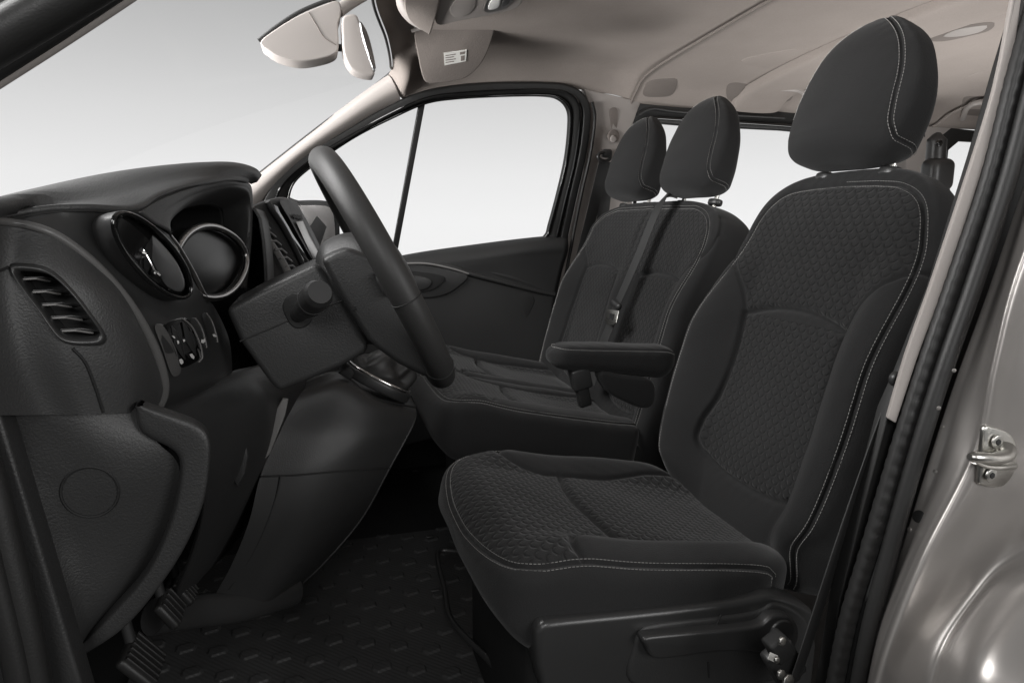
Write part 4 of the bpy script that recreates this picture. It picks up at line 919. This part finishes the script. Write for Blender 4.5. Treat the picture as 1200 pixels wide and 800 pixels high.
tube('gaiter_surround', rg, .0040, M['chrome'], gs_, closed=True, n=12)
sweep('gaiter_base', (rg-gc)*1.02+gc-e3*.013, rrect(.012, .022, .004), M['smooth'], gs_, closed=True, up=e3)
tube('shaft', [gc+e3*.05, gc+e3*.13], .008, M['steel'], gs_)
kn = sweep('knob', spl([gc+e3*.12, gc+e3*.15+e1*-.01, gc+e3*.19+e1*-.02], 20), circ(1, 24), M['leather'], gs_, scale=np.interp(np.linspace(0, 1, 20), [0, .3, .7, .92, 1], [.012, .019, .024, .020, .006]))
# ------------------------------------------------------------------ floor mat with raised studs
fmx0, fmx1, fmy0, fmy1 = -.46, 1.3, .70, 2.40
def studs(X, Y, a_=.021, b_=.0155):
    """height of the stud pattern"""
    PX, PY = .112, .094; H = np.zeros_like(X)
    for k in (0, 1):
        x = (np.mod(X/PX+.5*k, 1)-.5)*PX; y = (np.mod(Y/PY+.5*k, 1)-.5)*PY
        d = np.maximum(np.abs(x)-a_+.4*np.abs(y), np.abs(y)-b_); H = np.maximum(H, np.clip(-d/.0022, 0, 1))
    return H*H*(3-2*H)*.0042
gx = np.linspace(-.40, .56, 560); gy = np.linspace(.72, 1.9, 620)
GX, GY = np.meshgrid(gx, gy, indexing='ij'); ca, sa = math.cos(R(-16)), math.sin(R(-16))
GZ = .010+studs(GX*ca-GY*sa, GX*sa+GY*ca)
fm = link('floor_mat', gridmesh('floor_mat', np.stack([GX, GY, GZ], 2)), M['mat_rib'] if 'mat_rib' in M else M['mat_r'], None)
tag(fm, 'black ribbed rubber floor mat with raised lozenge studs in the front footwell', 'floor mat')
for i, (px, py) in enumerate([(487, 552), (504, 629), (510, 692)]):
    c = at(px, py, Z=.016)
    k = thing('mat_clip', ['dark round mat clip farthest up the footwell by the bench', 'dark round mat clip in the middle of the three on the mat', 'dark round mat clip nearest the seat adjusting bar'][i], 'clip', c, group='floor mat clips')
    tube('clip_ring', ring(c, (0, 0, 1), .016, n=30), .003, M['smooth'], k, closed=True, n=10)
    rbox('clip_tab', c+np.array([.0, 0, .002]), (.022, .010, .005), M['smooth'], k, bevel=.002)
# pedals
def pedal(name, lab, px, py, Y, w_, h_, nrib, rot):
    c = T(px, py, Y); p = thing(name, lab, 'pedal', c)
    Rm = axes((math.cos(rot), 0, math.sin(rot)), (0, 1, 0))
    rbox('pad', c, (h_, w_, .016), M['rubber'], p, rot=Rm, bevel=.006)
    for i in range(nrib):
        o_ = Rm @ Vector((0, (i-(nrib-1)/2)*w_*.8/max(1, nrib-1), .0095)); rbox('pad_rib', np.array(c)+np.array(o_), (h_*.86, w_*.07, .005), M['rubber'], p, rot=Rm, bevel=.001)
    tube('pedal_arm', spl([c+np.array([-.012, .01, .01]), c+np.array([-.03, .03, .10]), c+np.array([-.05, .04, .3])], 20), .008, M['dark'], p)
pedal('clutch_pedal', 'wide ribbed rubber pedal at the bottom left below the kick panel', 166, 774, 1.02, .078, .066, 6, R(-52))
pedal('brake_pedal', 'small ribbed pedal, the lower of the two behind the kick panel', 199, 713, 1.12, .06, .05, 4, R(-58))
pedal('accelerator_pedal', 'small ribbed pedal, the upper of the two behind the kick panel', 215, 690, 1.20, .045, .05, 4, R(-58))
fw = plate('front_bulkhead', [(-.62, .66, -.1), (-.62, 2.44, -.1), (-.62, 2.44, .88), (-.62, .66, .88)], (-.03, 0, 0), M['dark'], vb, bevel=0)
# ------------------------------------------------------------------ near side of the body (door aperture the camera looks through)
def ptsY(L, Y): return [T(*p, Y) for p in L]
# kick panel below the dashboard end
kp = thing('kick_panel', 'dark moulded panel with a round cap closing the footwell below the dashboard end', 'trim panel', T(100, 700, .72))
a0 = [T(-50, 478, .66), T(0, 482, .685), T(60, 482, .70), T(110, 480, .715), T(160, 478, .735)]
a1 = [T(-40, 530, .665), T(8, 530, .69), T(60, 528, .705), T(115, 520, .712), T(182, 515, .728)]
a2 = [T(-25, 580, .67), T(22, 580, .692), T(70, 580, .71), T(140, 560, .718), T(210, 548, .735)]
a3 = [T(-5, 640, .67), T(42, 640, .695), T(85, 640, .715), T(150, 625, .728), T(202, 610, .745)]
a4 = [T(20, 710, .67), T(64, 705, .695), T(95, 700, .715), T(135, 690, .73), T(168, 680, .75)]
a5 = [T(45, 780, .67), T(80, 765, .69), T(92, 760, .71), T(98, 757, .73), T(104, 752, .75)]
PS_ = surf('panel_skin', [a0, a1, a2, a3, a4, a5], M['plastic'], kp, nu=70, nv=60, solid=0)
onK = Onto([PS_], .71)
n = 90
inn_ = spl(ptsY([(157, 474), (160, 500), (172, 512), (196, 524), (207, 536), (208, 560), (196, 612), (170, 668), (130, 715), (84, 762)], .722), n)
out_ = spl(ptsY([(168, 474), (205, 486), (232, 497), (245, 512), (246, 540), (238, 590), (214, 645), (176, 700), (140, 738), (86, 772)], .722), n)
md_ = (inn_+out_)/2
G = np.stack([inn_+np.array([0, .014, 0]), inn_+np.array([.001, .004, 0]), inn_+np.array([.003, -.002, 0]), inn_*.8+out_*.2+np.array([0, -.005, 0]), md_+np.array([0, -.006, 0]), inn_*.12+out_*.88+np.array([0, -.006, 0]), out_+np.array([0, -.003, 0]), out_+np.array([-.001, .003, 0]), out_+np.array([-.006, .02, 0]), out_+np.array([-.05, .06, 0])])
G = np.stack([spl(G[:, j], 60) for j in range(n)], 1)
link('raised_band', gridmesh('raised_band', G), M['plastic'], kp)
cq = [(105+34*math.cos(t_), 576+29*math.sin(t_)) for t_ in np.linspace(0, 2*math.pi, 72, endpoint=False)]
tube('cap_groove', np.array([onK(*q, .0006) for q in cq]), .0013, M['dark'], kp, closed=True, n=6)
# sill trim and seal, lower left
nb_ = thing('near_door_aperture', 'dark rubber seals and silver painted jamb framing the open near doorway', 'door frame', (.3, .62, .0))
plate('sill_trim', ptsY([(-20, 440), (0, 485), (44, 630), (88, 777), (104, 830), (62, 830), (30, 705), (4, 590), (-25, 520)], .662), (0, .03, 0), M['plastic'], nb_, bevel=.004)
sweep('sill_seal', spl(ptsY([(-40, 500), (-14, 560), (6, 640), (28, 730), (46, 830)], .64), 60), circ(.013, 16, .012), M['rubber'], nb_)
sweep('sill_seal_lip', spl(ptsY([(-52, 520), (-28, 590), (-8, 670), (14, 760), (28, 830)], .63), 60), circ(.010, 12, .010), M['rubber'], nb_)
tube('sill_seal_bead', spl(ptsY([(-30, 520), (-2, 600), (20, 690), (40, 770), (54, 830)], .636), 60), .003, M['gloss'], nb_, n=8)
# near A-pillar, upper left
apA = ptsY([(-80, -90), (160, -20), (146, -4), (70, 47), (-10, 98), (-80, 142)], .68)
plate('a_pillar_seal', apA, (0, .02, 0), M['rubber'], nb_, bevel=.006)
tube('a_pillar_bulb', spl(ptsY([(140, -40), (60, 8), (-30, 62), (-90, 100)], .66), 40), .018, M['rubber'], nb_)
tube('a_pillar_bead', spl(ptsY([(60, -20), (20, 6), (-30, 38)], .655), 30), .006, M['gloss'], nb_)
tube('a_pillar_edge', spl(ptsY([(172, -16), (146, 2), (70, 52), (-10, 103), (-80, 148)], .69), 50), .0042, M['trim'], nb_, n=10)
# B-pillar: light trim edge, ribbed seal, bulb, painted jamb
L_ = [(1224, -170), (1190, -20), (1172, 75), (1152, 150), (1096, 320), (1064, 410), (1040, 490)]
R_ = [(1226, -170), (1200, -20), (1186, 75), (1167, 150), (1111, 322), (1078, 412), (1050, 496)]
l1, r1_ = spl(ptsY(L_, .665), 60), spl(ptsY(R_, .66), 60)
plate('light_pillar_trim', list(l1)+list(r1_[::-1]), (.004, .008, 0), M['trim'], nb_, bevel=.0015)
rbc = spl(ptsY([(1266, -170), (1226, -20), (1196, 90), (1165, 210), (1128, 320), (1090, 430), (1058, 530), (1022, 650), (998, 730), (978, 830)], .655), 200)
wob = np.sin(np.arange(200)*1.9)*.0006
sweep('ribbed_seal', rbc+np.array([0, 1, 0])*wob[:, None], rrect(.036, .016, .006), M['rubber'], nb_, up=(0, -1, 0))
bl = spl(ptsY([(1286, -170), (1244, -20), (1213, 90), (1181, 210), (1142, 330), (1105, 435), (1074, 533), (1040, 652), (1018, 732), (999, 830)], .640), 160)
sweep('seal_bulb', bl, circ(.0105, 18, .0105), M['rubber'], nb_, up=(0, -1, 0))
tube('seal_bead', spl(ptsY([(1277, -170), (1236, -20), (1206, 90), (1175, 210), (1137, 325), (1100, 432), (1068, 533), (1031, 652), (1007, 732), (987, 830)], .645), 120), .0032, M['gloss'], nb_, n=8)
plate('pillar_backing', ptsY([(1250, -190), (1215, -40), (1180, 75), (1150, 180), (1100, 340), (1060, 440), (1042, 480), (1010, 600), (985, 700), (962, 840), (1030, 840), (1090, 600), (1180, 330), (1260, 60), (1280, -40), (1330, -190)], .675), (0, .02, 0), M['rubber'], nb_, bevel=.002)
J = []
J.append(ptsY([(1262, 20), (1205, 200), (1158, 340), (1118, 450), (1086, 548), (1048, 670), (1026, 745), (1008, 840)], .640))
J.append([T(1268, 60, .625), T(1216, 205, .625), T(1172, 345, .625), T(1132, 460, .625), T(1098, 565, .625), T(1054, 680, .622), T(1029, 750, .62), T(1009, 840, .62)])
J.append([T(1275, 90, .60), T(1222, 225, .60), T(1184, 330, .60), T(1158, 430, .60), T(1134, 530, .60), T(1075, 650, .60), T(1034, 752, .605), T(1010, 842, .605)])
J.append([T(1282, 90, .588), T(1234, 225, .588), T(1192, 330, .588), T(1166, 432, .588), T(1143, 540, .588), T(1086, 656, .586), T(1042, 756, .586), T(1016, 842, .586)])
J.append([T(1290, 120, .590), T(1256, 250, .590), T(1220, 345, .590), T(1192, 440, .590), T(1170, 560, .588), T(1112, 680, .585), T(1064, 768, .58), T(1040, 842, .575)])
J.append([T(1320, 150, .585), T(1300, 300, .585), T(1280, 400, .585), T(1250, 500, .585), T(1204, 600, .582), T(1148, 688, .575), T(1102, 765, .565), T(1080, 842, .56)])
J.append([T(1350, 150, .575), T(1330, 300, .575), T(1310, 420, .575), T(1275, 545, .57), T(1222, 640, .56), T(1166, 692, .55), T(1120, 760, .54), T(1098, 842, .535)])
J.append([T(1400, 150, .53), T(1380, 300, .53), T(1350, 440, .53), T(1310, 570, .525), T(1250, 660, .51), T(1195, 712, .50), T(1145, 780, .49), T(1125, 850, .485)])
J.append([T(1500, 150, .48), T(1480, 300, .48), T(1450, 450, .48), T(1400, 600, .475), T(1330, 700, .46), T(1270, 760, .45), T(1210, 820, .44), T(1190, 900, .435)])
J = [[np.array(r_[0])*2.6-np.array(r_[1])*1.6]+list(r_) for r_ in J]
PJ = surf('painted_jamb', J, M['paint'], nb_, nu=150, nv=120, solid=-.002)
# holes, spot welds and screws on the jamb
onJ = Onto([PJ], .61)
def jd(name, px, py, r, m_, th_=.002): disc(name, onJ(px, py, 0)-onJ.n(px, py)*(th_*.4), onJ.n(px, py), r, th_, m_, nb_, bevel=th_*.3)
jd('drain_hole', 1077, 605, .0080, M['dark'], .0012); jd('screw_head', 1066, 620, .0030, M['paint'], .002)
for p in ((1100, 478), (1096, 552), (1118, 434), (1104, 500)): jd('spot_weld', *p, .0024, M['paint'], .0012)
# striker
sk = thing('door_striker', 'bright zinc door striker with two bolts on the silver jamb', 'latch striker', T(1168, 570, .585))
YK = .582
pl_ = spl(ptsY([(1154, 502), (1162, 500), (1182, 507), (1191, 520), (1191, 545), (1184, 562), (1172, 571), (1150, 568), (1147, 563), (1151, 530)], YK), 60, closed=True)
plate('base_plate', pl_, (0, .006, 0), M['steel'], sk, bevel=.002)
for p in ((1167, 517), (1160, 556)):
    c = T(*p, YK-.001); b_ = disc('bolt_head', c, (0, -1, 0), .0085, .003, M['steel'], sk, bevel=.0012)
    disc('bolt_socket', c+np.array([0, -.0026, 0]), (0, -1, 0), .0040, .0012, M['dark'], b_, bevel=.0003, n=6)
ld = spl([T(1178, 528, YK-.002), T(1178, 534, YK-.012), T(1165, 537, YK-.020), T(1150, 536, YK-.022), T(1136, 535, YK-.020)], 40)
sweep('latch_pin', ld, circ(1, 16), M['steel'], sk, scale=np.stack([np.interp(np.linspace(0, 1, 40), [0, .2, .6, .95, 1], [.012, .008, .0065, .006, .004])]*2, 1))
sweep('latch_web', spl([T(1186, 545, YK-.002), T(1172, 547, YK-.010), T(1156, 546, YK-.014), T(1142, 541, YK-.018)], 30), rrect(.010, .006, .0025), M['steel'], sk, up=(0, 0, 1), scale=np.linspace(1.2, .7, 30))
# ------------------------------------------------------------------ mirror, visor, overhead console, belts
rm_ = thing('rear_view_mirror', 'light grey interior mirror on a broad teardrop mount at the windscreen top', 'mirror', at(400, 50, Y=1.45))
YM = 1.46
o_ = spl([at(*p, Y=YM) for p in [(305, 49), (325, 33), (350, 18), (378, 6), (396, 1), (400, 14), (396, 30), (397, 50), (394, 62), (375, 69), (350, 72), (328, 67), (314, 59)]], 70, closed=True)
mt_ = plate('mount_cover', o_, (0, .07, .0), M['trim'], rm_, bevel=.020, seg=8)
tube('cover_edge', spl([at(*p, Y=YM+.01) for p in [(303, 48), (325, 31), (350, 15), (378, 3), (398, -3)]], 40), .004, M['rubber'], mt_)
tube('cover_joint', spl([at(*p, Y=YM-.0005) for p in [(362, 15), (370, 28), (380, 44), (394, 53)]], 30), .0009, M['headdark'], mt_, n=6)
tube('mirror_arm', [at(394, 56, Y=YM+.03), at(408, 57, Y=YM+.02)], .007, M['rubber'], rm_)
hs = [at(*p, Y=YM-.01) for p in spl([(401, 22), (408, 17), (417, 17), (421, 24), (428, 48), (439, 84), (436, 89), (420, 86), (410, 79), (403, 64), (401, 45)], 60, closed=True)]
hsg = plate('mirror_housing', hs, (0, .05, 0), M['trim'], rm_, bevel=.006, seg=5)
gl_ = [at(*p, Y=YM-.0115) for p in spl([(421, 25), (428, 33), (434, 50), (440, 78), (438, 84), (431, 66), (424, 44)], 40, closed=True)]
plate('mirror_glass', gl_, (.001, .004, 0), M['mirrorglass'], rm_, bevel=.0005)
tube('mount_stay', spl([at(396, 14, Y=YM+.03), at(410, 4, Y=YM+.05), at(430, -8, Y=YM+.08)], 20), .012, M['trim'], rm_)
VN = np.array([0, -.62, -.78]); VP = np.array([.5, 2.02, 1.335])
def vz(px, py, o=0.): return pl(px, py, VP+VN*o, VN)
vis = thing('sun_visor', 'folded passenger sun visor with a small printed label', 'sun visor', vz(530, 60))
vo_ = [vz(*p) for p in spl([(486, 38), (500, 33), (540, 24), (572, 15), (584, 12), (580, 35), (571, 62), (560, 80), (545, 92), (522, 97), (502, 98), (496, 92), (491, 72)], 80, closed=True)]
vb_ = plate('visor_board', vo_, -VN*.016, M['headdark'], vis, bevel=.006, seg=4)
tube('visor_rod', [vz(482, 36, .005), vz(500, 31, .005)], .006, M['trim'], vis)
lb = plate('warning_label', [vz(*p, .002) for p in [(520, 62.5), (547, 58.5), (546, 72), (521, 77)]], -VN*.0015, M['paper'], vis, bevel=0)
for k in range(4): plate('label_text', [vz(522+x, 65+k*2.7-x*.14+dy, .0026) for x, dy in ((0, 0), (12-2*(k % 2), 0), (12-2*(k % 2), 1.0), (0, 1.0))], -VN*.0004, M['headdark'], lb, bevel=0)
plate('label_block', [vz(*p, .0026) for p in [(539, 61.5), (545, 60.5), (544.6, 63.5), (539, 64.5)]], -VN*.0004, M['headdark'], lb, bevel=0)
plate('label_block', [vz(*p, .0026) for p in [(540, 66), (544.4, 65.2), (544, 71), (540, 72)]], -VN*.0004, M['headdark'], lb, bevel=0)
oc = thing('overhead_console', 'light moulded roof console with clear map lamp above the windscreen', 'roof console', at(540, 5, Z=1.37))
ZC = 1.372
plate('console_body', [at(*p, Z=ZC) for p in spl([(511, 29), (540, 25), (568, 20), (598, 13), (612, 4), (618, -30), (560, -45), (520, -30), (514, 0)], 60, closed=True)], (0, 0, .03), M['trim'], oc, bevel=.006, seg=4)
plate('glasses_lid', [at(*p, Z=ZC-.002) for p in spl([(527, 14), (532, 3), (545, -6), (556, -4), (557, 8), (548, 18), (534, 21)], 40, closed=True)], (0, 0, .006), M['trim'], oc, bevel=.002)
lm = plate('map_lamp', [at(*p, Z=ZC-.003) for p in spl([(567, 14), (574, -4), (590, -12), (604, -6), (598, 6), (584, 14)], 40, closed=True)], (0, 0, .008), M['alum'], oc, bevel=.003)
plate('lamp_lens', [at(*p, Z=ZC-.005) for p in spl([(572, 11), (578, -2), (586, -4), (584, 9)], 30, closed=True)], (0, 0, .004), M['white'], lm, bevel=.001)
plate('lamp_switch', [at(*p, Z=ZC-.006) for p in spl([(588, 8), (591, 0), (597, -2), (596, 5)], 30, closed=True)], (0, 0, .004), M['smooth'], lm, bevel=.001)
plate('console_flap', [at(*p, Z=ZC-.012) for p in spl([(501, 40), (505, 39), (515, 2), (512, -20), (480, -20), (474, 5), (478, 22), (488, 32)], 50, closed=True)], (0, 0, .02), M['head'], oc, bevel=.005, seg=4)
surf('console_fairing', [[at(462, -15, Z=1.40), at(466, 10, Z=1.395), at(478, 26, Z=1.39), at(494, 36, Z=1.385)], [at(470, -15, Z=1.375), at(474, 8, Z=1.375), at(484, 22, Z=1.372), at(500, 32, Z=1.37)], [at(482, -15, Z=1.385), at(484, 6, Z=1.385), at(494, 18, Z=1.382), at(508, 26, Z=1.38)]], M['trim'], oc, nu=16, nv=30, solid=-.003)
# belts
def strap(name, pts, w_, parent, nrm, th_=.0014, n=60):
    P_ = spl(pts, n); ws = np.interp(np.linspace(0, 1, n), np.linspace(0, 1, len(w_)), w_) if np.ndim(w_) else np.full(n, w_)
    return sweep(name, P_, rrect(1, th_/.046, .004), M['belt'], parent, up=nrm, scale=np.stack([ws, np.full(n, .046)], 1))
b1 = thing('seat_belt', 'black belt hanging from the far pillar beside the outer bench headrest', 'seat belt', door(700, 300, -.1)*np.array([1, 1, 0])+np.array([0, 0, .5]), group='front seat belts')
strap('webbing', [door(708, 190, -.05), door(700, 225, -.055), door(686, 280, -.06), door(671, 330, -.065), door(660, 360, -.07)], [.046, .050, .046, .030, .022], b1, (.25, -1, .1))
strap('webbing_return', [door(714, 190, -.04), door(708, 240, -.04), door(700, 320, -.04), door(696, 400, -.04)], [.044, .046, .04, .04], b1, (0, -1, .1))
tube('belt_guide', ring(door(708, 184, -.05), (.3, -1, .1), .014, .028, n=40), .006, M['smooth'], b1, closed=True)
rbox('guide_cover', door(711, 180, -.035), (.035, .03, .03), M['smooth'], b1, bevel=.01)
rbox('tongue_stop', door(659, 352, -.075), (.050, .018, .018), M['smooth'], b1, bevel=.006)
plate('tongue', [door(*p, -.08) for p in [(653, 357), (661, 356), (659, 366), (656, 371), (652, 370)]], (0, .003, 0), M['steel'], b1, bevel=.001)
strap('lower_webbing', [door(658, 360, -.07), door(654, 385, -.06), door(652, 430, -.05)], [.03, .04, .04], b1, (.4, -1, .1))
BP = OB+SN*.052
def bb(px, py, o=0.): return pl(px, py, BP+SN*o, SN)
b2 = thing('seat_belt', 'black belt with bright tongue crossing the middle bench backrest', 'seat belt', bb(735, 380)*np.array([1, 1, 1]), group='front seat belts')
strap('webbing', [bb(797, 224, -.13), bb(789, 222, -.07), bb(780, 229, -.03), bb(768, 250, -.005), bb(752, 290, .0), bb(737, 325, .005), bb(725, 352, .01)], [.05, .05, .05, .046, .046, .046, .042], b2, SN)
strap('webbing_lower', [bb(724, 352, .01), bb(716, 378, .01), bb(706, 404, .015), bb(692, 450, .02)], [.046, .05, .06, .06], b2, SN)
rbox('tongue_stop', bb(722, 357, .018), (.058, .016, .020), M['smooth'], b2, rot=axes(YA*.95+SW*.15, SN), bevel=.007)
tg = [bb(*p, .030) for p in [(711, 362), (725, 364), (722, 378), (718, 381), (712, 380), (709, 376)]]
plate('tongue', tg, -SN*.003, M['steel'], b2, bevel=.001)
plate('tongue_slot', [bb(*p, .0312) for p in [(714, 367), (720, 368), (718, 375), (713.5, 374)]], -SN*.001, M['dark'], b2, bevel=0)
b3 = thing('seat_belt', 'black belt running down beside the driver backrest along the near pillar', 'seat belt', T(960, 760, .70), group='front seat belts')
strap('webbing', [T(1178, 60, .70), T(1150, 190, .70), T(1100, 330, .70), T(1040, 480, .695), T(990, 620, .69), T(944, 760, .685), T(930, 800, .685)], .040, b3, (.55, -1, 0), n=90)
disc('belt_button', T(1047, 443, .690), (0, -1, 0), .010, .010, M['smooth'], b3, bevel=.003)
rbox('anchor_bracket', T(918, 775, .70), (.045, .02, .06), M['smooth'], b3, rot=axes((1, 0, .6), (0, 1, 0)), bevel=.005)
rbox('pretensioner', T(912, 757, .69), (.028, .024, .036), M['dark'], b3, rot=axes((1, 0, .6), (0, 1, 0)), bevel=.004)
for (px, py, r_) in ((915, 750, .006), (909, 772, .0045), (914, 789, .007), (922, 797, .010)):
    disc('anchor_bolt', T(px, py, .668), (.2, -1, .2), r_, .004, M['steel'], b3, bevel=.001, n=8)
plate('anchor_label', ptsY([(903, 764), (912, 768), (909, 776), (900, 772)], .676), (0, .001, 0), M['paper'], b3, bevel=0)
# passenger/driver shoulder pieces seen behind the driver headrest: second-row belt guide
b4 = thing('rear_belt_guide', 'dark belt guide tower poking up behind the driver headrest', 'belt guide', at(1097, 210, Y=2.2)*np.array([1, 1, 1]))
sweep('tower', spl([at(1096, 230, Y=2.1), at(1096, 195, Y=2.1), at(1098, 165, Y=2.1), at(1100, 156, Y=2.1)], 30), circ(1, 20), M['smooth'], b4, scale=np.interp(np.linspace(0, 1, 30), [0, .5, .9, 1], [.05, .035, .033, .01]))
rbox('tower_base', at(1098, 205, Y=2.08), (.11, .08, .12), M['smooth'], b4, bevel=.03, seg=5)
disc('tower_eye', at(1099, 168, Y=2.06), (0, -1, 0), .012, .012, M['gloss'], b4, bevel=.003)
# ------------------------------------------------------------------ studio light
wd = bpy.data.worlds.new('World'); SC.world = wd; wd.use_nodes = True
t = wd.node_tree; t.nodes.clear(); o = t.nodes.new('ShaderNodeOutputWorld'); b = t.nodes.new('ShaderNodeBackground'); tc = t.nodes.new('ShaderNodeTexCoord')
sx = t.nodes.new('ShaderNodeSeparateXYZ'); cr = t.nodes.new('ShaderNodeValToRGB'); mr = t.nodes.new('ShaderNodeMapRange')
t.links.new(tc.outputs['Generated'], sx.inputs[0]); t.links.new(sx.outputs[2], mr.inputs[0]); mr.inputs[1].default_value = -.1; mr.inputs[2].default_value = .5
t.links.new(mr.outputs[0], cr.inputs[0]); mx = t.nodes.new('ShaderNodeMix'); mx.data_type = 'RGBA'; mx.blend_type = 'MULTIPLY'; mx.inputs[0].default_value = 1
mb = t.nodes.new('ShaderNodeMapRange'); t.links.new(sx.outputs[1], mb.inputs[0]); mb.inputs[1].default_value = -.35; mb.inputs[2].default_value = .25; mb.inputs[3].default_value = .30; mb.inputs[4].default_value = 1
t.links.new(cr.outputs[0], mx.inputs[6]); t.links.new(mb.outputs[0], mx.inputs[7]); t.links.new(mx.outputs[2], b.inputs[0]); t.links.new(b.outputs[0], o.inputs[0]); b.inputs[1].default_value = 1.0
def s2l(c): return ((c/255+.055)/1.055)**2.4 if c > 10 else c/255/12.92
el = cr.color_ramp.elements; el[0].position = 0; el[0].color = (.04, .04, .04, 1); el[1].position = 1; el[1].color = (*[s2l(140)]*3, 1)
for z, c in ((-.07, 243), (.0, 243), (.06, 236), (.14, 219), (.20, 203), (.26, 187), (.32, 173)):
    e = el.new((z+.1)/.6); v = s2l(c); e.color = (v, v, v, 1)
def area(name, loc, target, size, power, sy_=None, spread=180):
    l = bpy.data.lights.new(name, 'AREA'); l.energy = power; l.shape = 'RECTANGLE'; l.size = size; l.size_y = sy_ or size; l.spread = R(spread); l.color = (1, .99, .98)
    ob = bpy.data.objects.new(name, l); COL.objects.link(ob); ob.location = loc
    ob.rotation_euler = (Vector(target)-Vector(loc)).to_track_quat('-Z', 'Y').to_euler(); return ob
area('door_softbox', (-.5, -1.6, 2.0), (.5, 1.3, .5), 1.0, 28)
area('windscreen_low_fill', (-1.4, 1.4, .72), (.7, 1.4, 1.42), 1.2, 75, spread=110)  # added fill lamp, unseen, brightens the front roof lining
area('windscreen_top_softbox', (-1.3, 1.3, 2.2), (.2, 1.3, .7), 1.3, 70)
area('side_fill', (1.9, -1.5, 1.3), (.8, .6, .6), 1.2, 34)  # added fill lamp, unseen, gives the painted jamb something to reflect
area('rear_fill', (2.1, 1.5, .30), (1.75, 1.5, 1.4), 1.0, 8, spread=100)  # added lamp hidden in the rear, lifts the rear roof lining
SC.render.engine = 'CYCLES'; SC.view_settings.view_transform = 'Standard'; SC.view_settings.look = 'None'; SC.view_settings.exposure = 0; SC.view_settings.gamma = 1
SC.cycles.max_bounces = 8; SC.cycles.diffuse_bounces = 5; SC.cycles.transparent_max_bounces = 16
